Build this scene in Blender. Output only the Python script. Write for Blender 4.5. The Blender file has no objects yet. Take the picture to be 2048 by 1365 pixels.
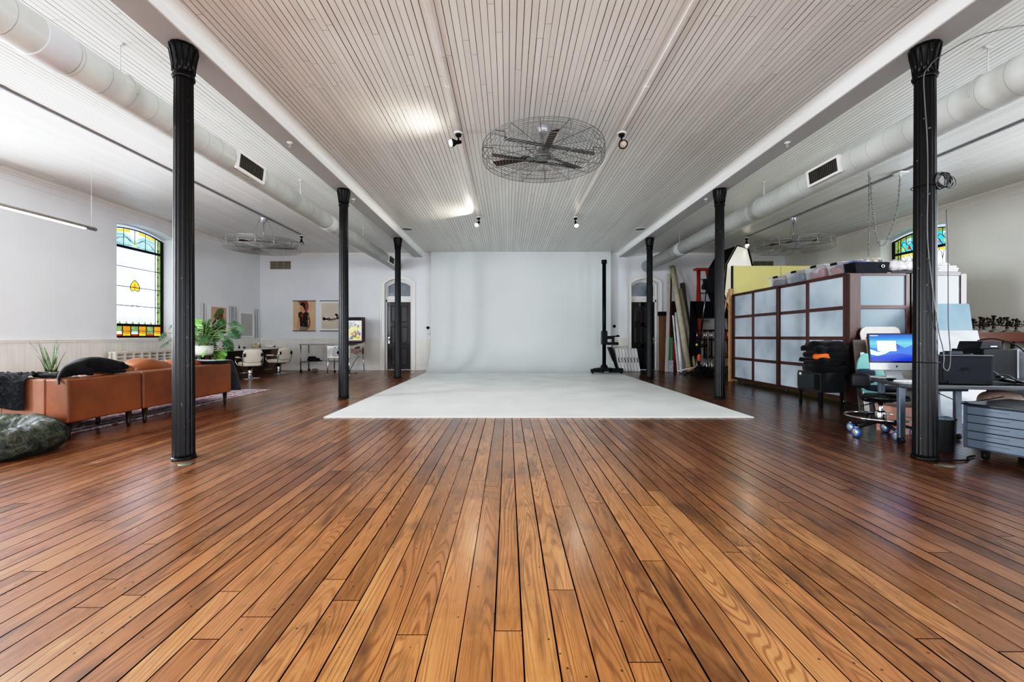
import bpy, math, random
from mathutils import Matrix, Vector, noise as mnoise
PI=math.pi; sin=math.sin; cos=math.cos
random.seed(7)
scn=bpy.context.scene; COL=scn.collection
F=853.0; HC=1.085; CX=1016.0; CY=674.0      # focal length in pixels, eye height, vanishing point of the photograph
def P(px,py,Y): return Vector(((px-CX)*Y/F, Y, HC-(py-CY)*Y/F))
def G(px,py):
    Y=F*HC/(py-CY); return Vector(((px-CX)*Y/F,Y,0))
WM={}
# ------------------------------------------------------------------ mesh builder
class M:
    def __init__(s): s.v=[]; s.f=[]; s.m=[]; s.s=[]
    def add(s,vs,fs,mi=0,sm=False):
        o=len(s.v); s.v+= [Vector(v) for v in vs]
        for f in fs: s.f.append([i+o for i in f]); s.m.append(mi); s.s.append(sm)
        return s
    def box(s,a,b,mi=0):
        x0,y0,z0=[min(a[i],b[i]) for i in range(3)]; x1,y1,z1=[max(a[i],b[i]) for i in range(3)]
        return s.add([(x0,y0,z0),(x1,y0,z0),(x1,y1,z0),(x0,y1,z0),(x0,y0,z1),(x1,y0,z1),(x1,y1,z1),(x0,y1,z1)],
            [(0,3,2,1),(4,5,6,7),(0,1,5,4),(1,2,6,5),(2,3,7,6),(3,0,4,7)],mi)
    def ob(s,c,size,rot=(0,0,0),mi=0):          # oriented box about its centre
        from mathutils import Euler
        R=Euler(rot,'XYZ').to_matrix(); c=Vector(c); x,y,z=[q/2 for q in size]
        vs=[c+R@Vector(p) for p in [(-x,-y,-z),(x,-y,-z),(x,y,-z),(-x,y,-z),(-x,-y,z),(x,-y,z),(x,y,z),(-x,y,z)]]
        return s.add(vs,[(0,3,2,1),(4,5,6,7),(0,1,5,4),(1,2,6,5),(2,3,7,6),(3,0,4,7)],mi)
    def slab(s,quad,t,mi=0):                    # four corners, thickened along their normal
        q=[Vector(p) for p in quad]; n=(q[1]-q[0]).cross(q[3]-q[0]).normalized()*t
        return s.add(q+[p+n for p in q],[(0,3,2,1),(4,5,6,7),(0,1,5,4),(1,2,6,5),(2,3,7,6),(3,0,4,7)],mi)
    def poly(s,pts,mi=0): return s.add(pts,[tuple(range(len(pts)))],mi)
    def tube(s,pts,r,n=8,closed=False,mi=0,cap=True,r2=None):
        pts=[Vector(p) for p in pts]; N=len(pts); vs=[]; up=None
        for i,p in enumerate(pts):
            if closed: t=pts[(i+1)%N]-pts[i-1]
            else: t=pts[min(i+1,N-1)]-pts[max(i-1,0)]
            t.normalize()
            if up is None:
                up=Vector((0,0,1)) if abs(t.z)<.9 else Vector((1,0,0))
            a=t.cross(up)
            if a.length<1e-4: a=t.cross(Vector((0,1,0)))
            a.normalize(); b=a.cross(t).normalized(); up=b
            rr=r if r2 is None else r+(r2-r)*i/max(1,N-1)
            if isinstance(r,(list,tuple)): rr=r[i]
            for k in range(n):
                an=2*PI*k/n; vs.append(p+a*rr*cos(an)+b*rr*sin(an))
        fs=[]
        for i in range(N if closed else N-1):
            j=(i+1)%N
            for k in range(n):
                l=(k+1)%n; fs.append((i*n+k,i*n+l,j*n+l,j*n+k))
        s.add(vs,fs,mi,True)
        if cap and not closed:
            o=len(s.v)-len(vs)
            s.f.append([o+k for k in range(n)][::-1]); s.m.append(mi); s.s.append(False)
            s.f.append([o+(N-1)*n+k for k in range(n)]); s.m.append(mi); s.s.append(False)
        return s
    def ring(s,c,R,r,n=48,k=6,mi=0,axis='z',a0=0,a1=2*PI):
        c=Vector(c); full=abs(a1-a0-2*PI)<1e-6; pts=[]
        m=n if full else n+1
        for i in range(m):
            a=a0+(a1-a0)*i/n; u,v=R*cos(a),R*sin(a)
            pts.append(c+Vector({'z':(u,v,0),'x':(0,u,v),'y':(u,0,v)}[axis]))
        return s.tube(pts,r,k,closed=full,mi=mi)
    def lathe(s,prof,c=(0,0,0),n=24,mi=0,mod=None,axis='z',sm=True):
        c=Vector(c); vs=[];N=len(prof)
        for (r,z) in prof:
            for k in range(n):
                a=2*PI*k/n; rr=r*(mod(a,z) if mod else 1)
                p=Vector((rr*cos(a),rr*sin(a),z))
                if axis=='y': p=Vector((p.x,-p.z,p.y))
                if axis=='Y': p=Vector((-p.x,p.z,p.y))
                if axis=='x': p=Vector((p.z,p.x,p.y))
                vs.append(c+p)
        fs=[(i*n+k,i*n+(k+1)%n,(i+1)*n+(k+1)%n,(i+1)*n+k) for i in range(N-1) for k in range(n)]
        s.add(vs,fs,mi,sm); o=len(s.v)-len(vs)
        for (row,rev) in ((0,True),(N-1,False)):
            if prof[row][0]>1e-5:
                f=[o+row*n+k for k in range(n)]; s.f.append(f[::-1] if rev else f); s.m.append(mi); s.s.append(False)
        return s
    def blob(s,c,r,e=1.0,nu=28,nv=16,amp=0,fr=4,seed=0,mi=0,rotz=0,fn=None,tilt=(0,0,0)):
        from mathutils import Euler
        c=Vector(c); vs=[]; R=Euler((tilt[0],tilt[1],rotz+tilt[2])).to_matrix()
        sg=lambda x,p:(abs(x)**p)*(1 if x>=0 else -1)
        for j in range(nv+1):
            ph=-PI/2+PI*j/nv
            for i in range(nu):
                th=2*PI*i/nu
                p=Vector((sg(cos(ph),e)*sg(cos(th),e),sg(cos(ph),e)*sg(sin(th),e),sg(sin(ph),e)))
                q=Vector((p.x*r[0],p.y*r[1],p.z*r[2]))
                if amp: 
                    d=mnoise.noise(q*fr+Vector((seed*7.3,seed*3.1,seed)))*amp
                    q+=p.normalized()*d
                if fn: q=fn(q)
                vs.append(c+R@q)
        fs=[(j*nu+i,j*nu+(i+1)%nu,(j+1)*nu+(i+1)%nu,(j+1)*nu+i) for j in range(nv) for i in range(nu)]
        return s.add(vs,fs,mi,True)
    def cable(s,pts,r,n=6,mi=0,res=6):          # smooth line through points
        return s.tube(smooth(pts,res),r,n,mi=mi)
    def build(s,name,mat,parent=None,bevel=0,smooth_all=False,sub=0,weld=False):
        me=bpy.data.meshes.new(name); vs=s.v
        if parent is not None:
            I=WM[parent].inverted(); vs=[I@v for v in vs]
        me.from_pydata([tuple(v) for v in vs],[],s.f); 
        for mm in (mat if isinstance(mat,(list,tuple)) else [mat]): me.materials.append(mm)
        me.polygons.foreach_set('material_index',s.m)
        me.polygons.foreach_set('use_smooth',[True]*len(s.f) if smooth_all else s.s)
        me.update()
        o=bpy.data.objects.new(name,me); COL.objects.link(o)
        if parent is not None: o.parent=parent; WM[o]=WM[parent]
        else: WM[o]=Matrix()
        if weld:
            w=o.modifiers.new('w','WELD'); w.merge_threshold=.0005
        if bevel:
            b=o.modifiers.new('b','BEVEL'); b.width=bevel; b.segments=2; b.limit_method='ANGLE'
        if sub:
            q=o.modifiers.new('s','SUBSURF'); q.levels=sub; q.render_levels=sub
        return o
def smooth(pts,res=6):
    pts=[Vector(p) for p in pts]; out=[]
    for i in range(len(pts)-1):
        p0=pts[max(i-1,0)];p1=pts[i];p2=pts[i+1];p3=pts[min(i+2,len(pts)-1)]
        for k in range(res):
            t=k/res
            out.append(.5*((2*p1)+(p2-p0)*t+(2*p0-5*p1+4*p2-p3)*t*t+(3*p1-p0-3*p2+p3)*t**3))
    out.append(pts[-1]); return out
def thing(name,label,cat,loc=(0,0,0),rz=0,group=None):
    o=bpy.data.objects.new(name,None); COL.objects.link(o); o.empty_display_size=.1
    o.location=loc; o.rotation_euler=(0,0,rz); o['label']=label; o['category']=cat
    if group: o['group']=group
    WM[o]=Matrix.Translation(Vector(loc))@Matrix.Rotation(rz,4,'Z')
    return o
def tag(o,label,cat,group=None):
    o['label']=label; o['category']=cat
    if group: o['group']=group
    return o
def solo(m,name,mat,label,cat,group=None,loc=None,**k):   # one-mesh thing, origin at its base
    if loc is None:
        n=len(m.v); loc=Vector((sum(v.x for v in m.v)/n,sum(v.y for v in m.v)/n,min(v.z for v in m.v)))
    loc=Vector(loc); m.v=[v-loc for v in m.v]
    o=m.build(name,mat,**k); o.location=loc; WM[o]=Matrix.Translation(loc)
    return tag(o,label,cat,group)
def struct(o): o['kind']='structure'; return o
def dup(root,loc,rz=None,label=None,group=None,scale=None):
    kids={}
    for q in COL.objects:
        if q.parent: kids.setdefault(q.parent,[]).append(q)
    r=root.copy(); COL.objects.link(r); r.location=loc
    if rz is not None: r.rotation_euler=(0,0,rz)
    if scale: r.scale=scale
    if label: r['label']=label
    if group: r['group']=group
    WM[r]=Matrix.Translation(Vector(loc))@Matrix.Rotation(r.rotation_euler.z,4,'Z')
    for c in kids.get(root,[]):
        d=c.copy(); COL.objects.link(d); d.parent=r; WM[d]=WM[r]
        for g in kids.get(c,[]):
            e=g.copy(); COL.objects.link(e); e.parent=d
    return r
# ------------------------------------------------------------------ materials
def srgb(r,g,b):
    f=lambda c:(c/255/12.92) if c/255<=.04045 else ((c/255+.055)/1.055)**2.4
    return (f(r),f(g),f(b),1)
class N:
    def __init__(s,name):
        s.mat=bpy.data.materials.new(name); s.mat.use_nodes=True; s.t=s.mat.node_tree
        s.b=s.t.nodes['Principled BSDF']; s.out=s.t.nodes['Material Output']
    def n(s,typ,**k):
        o=s.t.nodes.new(typ)
        for a,v in k.items(): setattr(o,a,v)
        return o
    def l(s,a,b): s.t.links.new(a,b)
    def val(s,sock,v):
        if hasattr(v,'links') or hasattr(v,'is_linked'): s.l(v,sock)
        else: sock.default_value=v
    def math(s,op,a,b=0.0,c=None,clamp=False):
        o=s.n('ShaderNodeMath',operation=op); o.use_clamp=clamp
        s.val(o.inputs[0],a); s.val(o.inputs[1],b)
        if c is not None: s.val(o.inputs[2],c)
        return o.outputs[0]
    def mix(s,f,a,b,bt='MIX'):
        o=s.n('ShaderNodeMix',data_type='RGBA',blend_type=bt)
        s.val(o.inputs[0],f); s.val(o.inputs[6],a); s.val(o.inputs[7],b); return o.outputs[2]
    def noise(s,vec,scale,detail=3,rough=.5,dist=0):
        o=s.n('ShaderNodeTexNoise'); s.l(vec,o.inputs['Vector']); o.inputs['Scale'].default_value=scale
        o.inputs['Detail'].default_value=detail; o.inputs['Roughness'].default_value=rough; o.inputs['Distortion'].default_value=dist
        return o.outputs['Fac']
    def ramp(s,f,pts):
        o=s.n('ShaderNodeValToRGB'); s.l(f,o.inputs[0]); e=o.color_ramp.elements
        while len(e)<len(pts): e.new(.5)
        for q,(p,c) in zip(e,pts): q.position=p; q.color=c if len(c)==4 else (*c,1)
        return o.outputs[0]
    def rng(s,f,a,b,c,d):
        o=s.n('ShaderNodeMapRange'); s.val(o.inputs[0],f)
        for i,v in enumerate((a,b,c,d)): o.inputs[i+1].default_value=v
        return o.outputs[0]
    def obj(s,scale=(1,1,1)):
        tc=s.n('ShaderNodeTexCoord'); mp=s.n('ShaderNodeMapping'); s.l(tc.outputs['Object'],mp.inputs[0])
        mp.inputs['Scale'].default_value=scale; return mp.outputs[0]
    def bump(s,h,strength=.3,dist=.01):
        o=s.n('ShaderNodeBump'); s.l(h,o.inputs['Height']); o.inputs['Strength'].default_value=strength
        o.inputs['Distance'].default_value=dist; s.l(o.outputs[0],s.b.inputs['Normal'])
MC={}
def mat(rgb,rough=.5,metal=0,var=.06,sc=6,bump=0,bsc=60,coat=0,name=None,emit=0,stretch=(1,1,1),spec=.5,alpha=1,trans=0,sheen=0):
    if max(rgb)<75 and not emit and metal<.5: spec=min(spec,.22)
    key=(tuple(rgb),rough,metal,var,sc,bump,bsc,coat,emit,stretch,spec,alpha,trans,sheen)
    if key in MC: return MC[key]
    q=N(name or 'mat_%d_%d_%d'%tuple(rgb)); c=srgb(*rgb); v=q.obj(stretch)
    nz=q.noise(v,sc,4); k=q.rng(nz,.25,.75,1-var*2,1+var*2)
    mx=q.n('ShaderNodeMix',data_type='RGBA',blend_type='MULTIPLY'); mx.inputs[0].default_value=1
    mx.inputs[6].default_value=c; q.l(k,mx.inputs[7]); q.l(mx.outputs[2],q.b.inputs['Base Color'])
    q.b.inputs['Roughness'].default_value=rough; q.b.inputs['Metallic'].default_value=metal
    q.b.inputs['Coat Weight'].default_value=coat; q.b.inputs['Specular IOR Level'].default_value=spec
    q.b.inputs['Alpha'].default_value=alpha; q.b.inputs['Transmission Weight'].default_value=trans
    if sheen: q.b.inputs['Sheen Weight'].default_value=sheen
    if emit: q.l(mx.outputs[2],q.b.inputs['Emission Color']); q.b.inputs['Emission Strength'].default_value=emit
    if bump: q.bump(q.noise(q.obj(stretch),bsc,3),bump,.01)
    MC[key]=q.mat; return q.mat
def wood(dark,light,rough=.4,axis='z',sc=1.0,coat=0):
    key=('w',dark,light,rough,axis,sc,coat)
    if key in MC: return MC[key]
    q=N('wood'); st={'x':(1.5,22,22),'y':(22,1.5,22),'z':(22,22,1.5)}[axis]; v=q.obj(tuple(a*sc for a in st))
    f=q.noise(v,1.5,5,.6,.4); c=q.ramp(f,[(.3,srgb(*dark)),(.7,srgb(*light))]); q.l(c,q.b.inputs['Base Color'])
    q.b.inputs['Roughness'].default_value=rough; q.b.inputs['Coat Weight'].default_value=coat; q.bump(f,.15,.004)
    MC[key]=q.mat; return q.mat
def stripes(rgb,axis,step,width=.06,dark=.84,rough=.5):       # beadboard: fine grooves every `step`
    q=N('beadboard'); tc=q.n('ShaderNodeTexCoord'); sp=q.n('ShaderNodeSeparateXYZ'); q.l(tc.outputs['Object'],sp.inputs[0])
    u=q.math('FRACT',q.math('DIVIDE',sp.outputs[axis],step)); d=q.math('ABSOLUTE',q.math('SUBTRACT',u,.5))
    g=q.math('LESS_THAN',d,width/2); c=q.mix(g,srgb(*rgb),tuple(x*dark for x in srgb(*rgb)[:3])+(1,))
    nz=q.rng(q.noise(q.obj((3,3,.6)),3,4),.3,.7,.92,1.05); c=q.mix(1.0,c,nz,'MULTIPLY')
    q.l(c,q.b.inputs['Base Color']); q.b.inputs['Roughness'].default_value=rough
    q.bump(q.math('SUBTRACT',1.0,g),.4,.004); return q.mat
# walls
WALL=mat((226,229,231),.6,var=.02,sc=1.2,bump=.05,bsc=30,name='wall_paint')
WALLW=mat((222,221,214),.6,var=.02,sc=1.2,bump=.05,bsc=30,name='wall_paint_warm')
TRIM=mat((232,230,226),.35,var=.02,sc=3,name='trim_paint')
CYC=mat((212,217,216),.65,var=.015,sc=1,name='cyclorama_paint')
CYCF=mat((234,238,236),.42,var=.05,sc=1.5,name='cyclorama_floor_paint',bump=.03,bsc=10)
BEAMM=mat((180,180,178),.4,var=.015,sc=2,name='beam_paint_shaded')  # beam undersides darkened in colour for the shade they lie in
DUCT=mat((190,193,188),.38,metal=.0,var=.05,sc=3,name='duct_paint')
def iron():
    q=N('black_painted_iron'); v=q.obj((1,1,1)); f=q.noise(v,90,2); w=q.math('GREATER_THAN',q.noise(q.obj((1,1,.6)),38,2),.735)
    c=q.mix(w,srgb(13,12,12),srgb(110,110,112)); q.l(c,q.b.inputs['Base Color'])
    q.b.inputs['Roughness'].default_value=.3; q.b.inputs['Specular IOR Level'].default_value=.22; q.bump(q.noise(v,45,4),.3,.003); return q.mat
IRON=iron()
BLK=mat((22,22,24),.5,var=.1,name='black_plastic'); BLKM=mat((26,27,30),.35,metal=.4,var=.1,name='black_metal')
CHR=mat((200,202,205),.18,metal=1,var=.05,name='chrome'); STEEL=mat((150,152,155),.32,metal=1,var=.08,name='brushed_steel')
GALV=mat((128,128,126),.4,metal=.85,var=.1,name='grey_wire')
WHT=mat((232,232,230),.45,var=.02,name='white_enamel')
# ceiling boards
def ceilmat():
    q=N('painted_ceiling_boards'); a=q.n('ShaderNodeAttribute',attribute_name='rnd'); sp=q.n('ShaderNodeSeparateColor'); q.l(a.outputs['Color'],sp.inputs[0])
    k=q.rng(sp.outputs[0],0,1,.93,1.03); nz=q.rng(q.noise(q.obj((1,.3,1)),2.0,3),.3,.7,.96,1.04)
    c=q.mix(1.0,srgb(226,226,220),q.math('MULTIPLY',k,nz),'MULTIPLY'); q.l(c,q.b.inputs['Base Color'])
    q.b.inputs['Roughness'].default_value=.36; q.bump(q.noise(q.obj((20,.6,1)),3,3),.12,.01); return q.mat
CEIL=ceilmat(); CGAP=mat((112,110,108),.8,name='ceiling_groove'); 
def floormat():
    q=N('old_pine_floor'); a=q.n('ShaderNodeAttribute',attribute_name='rnd'); sp=q.n('ShaderNodeSeparateColor'); q.l(a.outputs['Color'],sp.inputs[0])
    R,Gn,B=sp.outputs[0],sp.outputs[1],sp.outputs[2]
    tc=q.n('ShaderNodeTexCoord'); xyz=q.n('ShaderNodeSeparateXYZ'); q.l(tc.outputs['Object'],xyz.inputs[0])
    X,Y=xyz.outputs[0],xyz.outputs[1]
    def vec(sx,sy,k):
        c=q.n('ShaderNodeCombineXYZ'); q.l(q.math('MULTIPLY_ADD',X,sx,q.math('MULTIPLY',R,37.0)),c.inputs[0])
        q.l(q.math('MULTIPLY_ADD',Y,sy,q.math('MULTIPLY',Gn,53.0)),c.inputs[1]); q.l(q.math('MULTIPLY',B,k),c.inputs[2]); return c.outputs[0]
    # cathedral grain: contour lines of a stretched noise
    n1=q.noise(vec(5.5,.42,9.),1.0,1.5,.4,.25)
    g=q.math('SINE',q.math('MULTIPLY',n1,230.0)); g=q.rng(g,.1,1,0,1)
    fine=q.noise(vec(160,3.0,5.),1.0,3,.6); mid=q.noise(vec(14,.9,3.),1.0,3,.55)
    tone=q.math('ADD',q.math('MULTIPLY',B,.42),q.math('MULTIPLY',mid,.6))
    # pale in the middle of the hall, redder towards the sides and far end
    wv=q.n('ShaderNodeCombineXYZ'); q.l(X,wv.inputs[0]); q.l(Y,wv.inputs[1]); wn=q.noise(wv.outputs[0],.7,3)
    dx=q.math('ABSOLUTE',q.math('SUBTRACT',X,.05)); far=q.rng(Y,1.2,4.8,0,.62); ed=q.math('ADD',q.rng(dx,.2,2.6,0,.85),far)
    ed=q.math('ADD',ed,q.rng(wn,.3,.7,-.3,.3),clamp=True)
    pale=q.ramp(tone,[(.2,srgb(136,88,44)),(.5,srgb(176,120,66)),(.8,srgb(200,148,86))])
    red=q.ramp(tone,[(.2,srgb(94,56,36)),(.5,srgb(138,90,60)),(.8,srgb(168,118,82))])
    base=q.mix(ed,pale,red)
    base=q.mix(q.rng(X,1.2,5.0,0,.9),base,q.mix(1.0,base,srgb(96,72,66),'MULTIPLY'))  # right side darkened in the colour for the dim light there
    gm=q.math('MULTIPLY',g,q.rng(mid,.35,.62,.12,.62))
    base=q.mix(gm,base,q.mix(1.0,base,srgb(150,98,62),'MULTIPLY'))
    base=q.mix(q.rng(fine,.45,.75,0,.45),base,q.mix(1.0,base,srgb(140,100,75),'MULTIPLY'))
    st=q.noise(vec(7.,1.3,11.),1.0,4,.65); base=q.mix(q.rng(st,.54,.68,0,.66),base,srgb(66,44,30))
    dirt=q.noise(wv.outputs[0],2.3,5,.65); base=q.mix(q.rng(dirt,.52,.72,0,.55),base,q.mix(1.0,base,srgb(120,104,92),'MULTIPLY'))
    sc_=q.noise(vec(60,6.,4.),1.0,2,.5); base=q.mix(q.rng(sc_,.66,.74,0,.35),base,srgb(196,160,116))
    vo=q.n('ShaderNodeTexVoronoi'); q.l(wv.outputs[0],vo.inputs['Vector']); vo.inputs['Scale'].default_value=17
    spot=q.math('LESS_THAN',vo.outputs['Distance'],.085); spot=q.math('MULTIPLY',spot,q.math('GREATER_THAN',q.noise(wv.outputs[0],4,2),.49))
    base=q.mix(q.math('MULTIPLY',spot,.8),base,srgb(34,20,12))
    q.l(base,q.b.inputs['Base Color'])
    q.l(q.rng(q.math('ADD',mid,q.math('MULTIPLY',wn,.8)),.6,1.3,.24,.40),q.b.inputs['Roughness'])
    q.b.inputs['Specular IOR Level'].default_value=.5
    q.b.inputs['Coat Weight'].default_value=.4; q.b.inputs['Coat Roughness'].default_value=.2
    h=q.math('ADD',q.math('MULTIPLY',fine,.35),q.math('MULTIPLY',q.noise(vec(9,1.2,2.),1.0,3),1.0)); q.bump(h,.22,.006); return q.mat
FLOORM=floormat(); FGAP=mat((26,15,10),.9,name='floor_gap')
def planks(name,x0,x1,y0,y1,z,wr,lr,gap,mats,down=False,back=.01):
    rnd=random.Random(5); m=M(); cols=[]; x=x0
    while x<x1:
        w=rnd.uniform(*wr); xe=min(x+w,x1); y=y0-rnd.uniform(0,lr[0])
        while y<y1:
            L=rnd.uniform(*lr); a=max(y,y0); b=min(y+L,y1)
            if b>a+.01:
                g=gap*rnd.uniform(.5,1.5)/2
                q=[(x+g,a+gap*.3,z),(xe-g,a+gap*.3,z),(xe-g,b-gap*.3,z),(x+g,b-gap*.3,z)]
                m.poly(q[::-1] if down else q,0); cols.append((rnd.random(),rnd.random(),rnd.random(),1))
            y+=L
        x+=w
    zb=z+back if down else z-back; q=[(x0,y0,zb),(x1,y0,zb),(x1,y1,zb),(x0,y1,zb)]
    m.poly(q[::-1] if down else q,1); cols.append((0,0,0,1))
    o=m.build(name,mats); at=o.data.color_attributes.new('rnd','FLOAT_COLOR','CORNER'); i=0; buf=[]
    for p,c in zip(o.data.polygons,cols): buf+=list(c)*p.loop_total
    at.data.foreach_set('color',buf); return struct(o)
# ------------------------------------------------------------------ room
XL,XR,YB,YR=-8.05,9.0,13.85,-3.2; ZC=HC+2.72; ZB=HC+2.585
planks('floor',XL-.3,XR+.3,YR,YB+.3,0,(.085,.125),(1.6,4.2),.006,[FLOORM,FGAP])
planks('ceiling',XL,XR,YR,YB,ZC,(.0615,.0616),(1.5,4.5),.0052,[CEIL,CGAP],down=True)
def arc(w,zs,rise,n=16):
    if rise<=0: return [(-w,zs),(w,zs)]
    R=(w*w+rise*rise)/(2*rise); a=math.asin(w/R); zc=zs+rise-R
    return [(R*sin(-a+2*a*i/n),zc+R*cos(-a+2*a*i/n)) for i in range(n+1)]
def wall(name,mp,u0,u1,z1,ops,dep,m_):
    """flat wall seen along +v; ops = (uc, halfwidth, z0, spring, rise); mp(u,z,d) -> point"""
    m=M(); u=u0
    for (uc,w,z0,zs,rise) in sorted(ops):
        m.poly([mp(u,0,0),mp(uc-w,0,0),mp(uc-w,z1,0),mp(u,z1,0)])
        if z0>0: m.poly([mp(uc-w,0,0),mp(uc+w,0,0),mp(uc+w,z0,0),mp(uc-w,z0,0)])
        A=arc(w,zs,rise)
        for (a,b) in zip(A[:-1],A[1:]):
            m.poly([mp(uc+a[0],a[1],0),mp(uc+b[0],b[1],0),mp(uc+b[0],z1,0),mp(uc+a[0],z1,0)])
            m.poly([mp(uc+a[0],a[1],0),mp(uc+b[0],b[1],0),mp(uc+b[0],b[1],dep),mp(uc+a[0],a[1],dep)])
        for sgn in (-1,1): m.poly([mp(uc+sgn*w,z0,0),mp(uc+sgn*w,zs,0),mp(uc+sgn*w,zs,dep),mp(uc+sgn*w,z0,dep)])
        if z0>0: m.poly([mp(uc-w,z0,0),mp(uc+w,z0,0),mp(uc+w,z0,dep),mp(uc-w,z0,dep)])
        u=uc+w
    m.poly([mp(u,0,0),mp(u1,0,0),mp(u1,z1,0),mp(u,z1,0)])
    return struct(m.build(name,m_))
SILL=HC-.02; WOP=[(9.54,.765,SILL,HC+2.33,.12),(4.6,.765,SILL,HC+2.33,.12),(-.4,.765,SILL,HC+2.33,.12)]
wall('wall_left',lambda u,z,d:(XL-d,u,z),YR,YB,ZC,WOP,.34,WALL)
wall('wall_right',lambda u,z,d:(XR+d,u,z),YR,YB,ZC,WOP,.34,WALLW)
DL,DR=-3.57,4.42
wall('wall_back',lambda u,z,d:(u,YB+d,z),XL,XR,ZC,[(DL,.425,-.001,HC+1.72,.16),(DR,.425,-.001,HC+1.72,.16)],.26,WALL)
REAR=[(-5.4,1.0,.5,3.0,.3),(-1.2,1.0,.5,3.0,.3),(2.6,1.0,.5,3.0,.3),(6.6,1.0,.5,3.0,.3)]  # unseen windows behind the camera, put in for soft daylight from the rear
wall('wall_rear',lambda u,z,d:(u,YR-d,z),XL,XR,ZC,REAR,.3,WALL)
BBX=stripes((226,224,217),0,.085); BBY=stripes((226,223,216),1,.085); 
tn=[0]
def trim(m,mt=TRIM,bevel=.004):
    tn[0]+=1; return struct(m.build('trim_%d'%tn[0],mt,bevel=bevel))
RZ=HC-.066
dcut=[(DL-.58,DL+.58),(DR-.58,DR+.58)]
def spans(u0,u1,cuts):
    out=[];u=u0
    for a,b in sorted(cuts):
        out.append((u,a)); u=b
    out.append((u,u1)); return out
m=M()
for a,b in spans(XL,XR,dcut): m.box((a,YB-.012,.14),(b,YB,RZ))
trim(m,BBX,0)
m=M()
for a,b in spans(XL,XR,dcut): m.box((a,YB-.045,RZ),(b,YB,RZ+.022)); m.box((a,YB-.028,RZ-.035),(b,YB,RZ))
trim(m)
for nm,x,sg,mt in (('left',XL,1,TRIM),('right',XR,-1,TRIM)):
    m=M(); m.box((x,YR,.14),(x+sg*.012,YB,RZ)); trim(m,BBY,0)
    m=M(); m.box((x,YR,RZ),(x+sg*.045,YB,RZ+.022)); m.box((x,YR,RZ-.035),(x+sg*.028,YB,RZ)); trim(m)
    m=M(); m.box((x,YR,0),(x+sg*.022,YB,.13)); m.box((x,YR,.13),(x+sg*.03,YB,.15)); struct(m.build('baseboard_'+nm,TRIM,bevel=.004))
    # crown: band with a bead below
    m=M(); m.box((x,YR,ZC-.06),(x+sg*.05,YB,ZC)); m.box((x,YR,ZC-.09),(x+sg*.022,YB,ZC-.06)); m.box((x,YR,ZC-.2),(x+sg*.012,YB,ZC-.19)); trim(m)
m=M()
for a,b in spans(XL,XR,dcut): m.box((a,YB-.022,0),(b,YB,.13)); m.box((a,YB-.03,.13),(b,YB,.15))
struct(m.build('baseboard_back',TRIM,bevel=.004))
m=M(); m.box((XL,YB-.05,ZC-.06),(XR,YB,ZC)); m.box((XL,YB-.022,ZC-.09),(XR,YB,ZC-.06)); trim(m)
# boxed beams over the columns with a cove on the hall side
def beam(xo,xi,sg):
    m=M(); m.box((xo,YR,ZB),(xi,YB,ZC)); trim(m,BEAMM,.002); m=M()
    z2=ZB+.075; m.box((xi,YR,ZB+.004),(xi+sg*.012,YB,z2)); 
    n=8; pts=[(xi+sg*(.012),z2)]
    for i in range(n+1):
        a=PI/2*i/n; pts.append((xi+sg*(.012+.075*(1-cos(a))+.004),z2+(ZC-z2)*sin(a)*.96))
    pts+= [(xi+sg*.105,ZC-.002),(xi+sg*.105,ZC),(xi,ZC),(xi,z2)]
    for (a,b) in zip(pts[:-1],pts[1:]): m.poly([(a[0],YR,a[1]),(a[0],YB,a[1]),(b[0],YB,b[1]),(b[0],YR,b[1])])
    # outer small bead
    m.box((xo-sg*.015,YR,ZC-.03),(xo,YB,ZC))
    trim(m,FASC,.0)
FASC=mat((240,242,240),.4,var=.01,sc=2,name='cove_paint_lit')  # fascia and cove brightened in colour, as lit from the opposite windows
beam(-3.06,-2.775,1); beam(3.88,3.595,-1)
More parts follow.
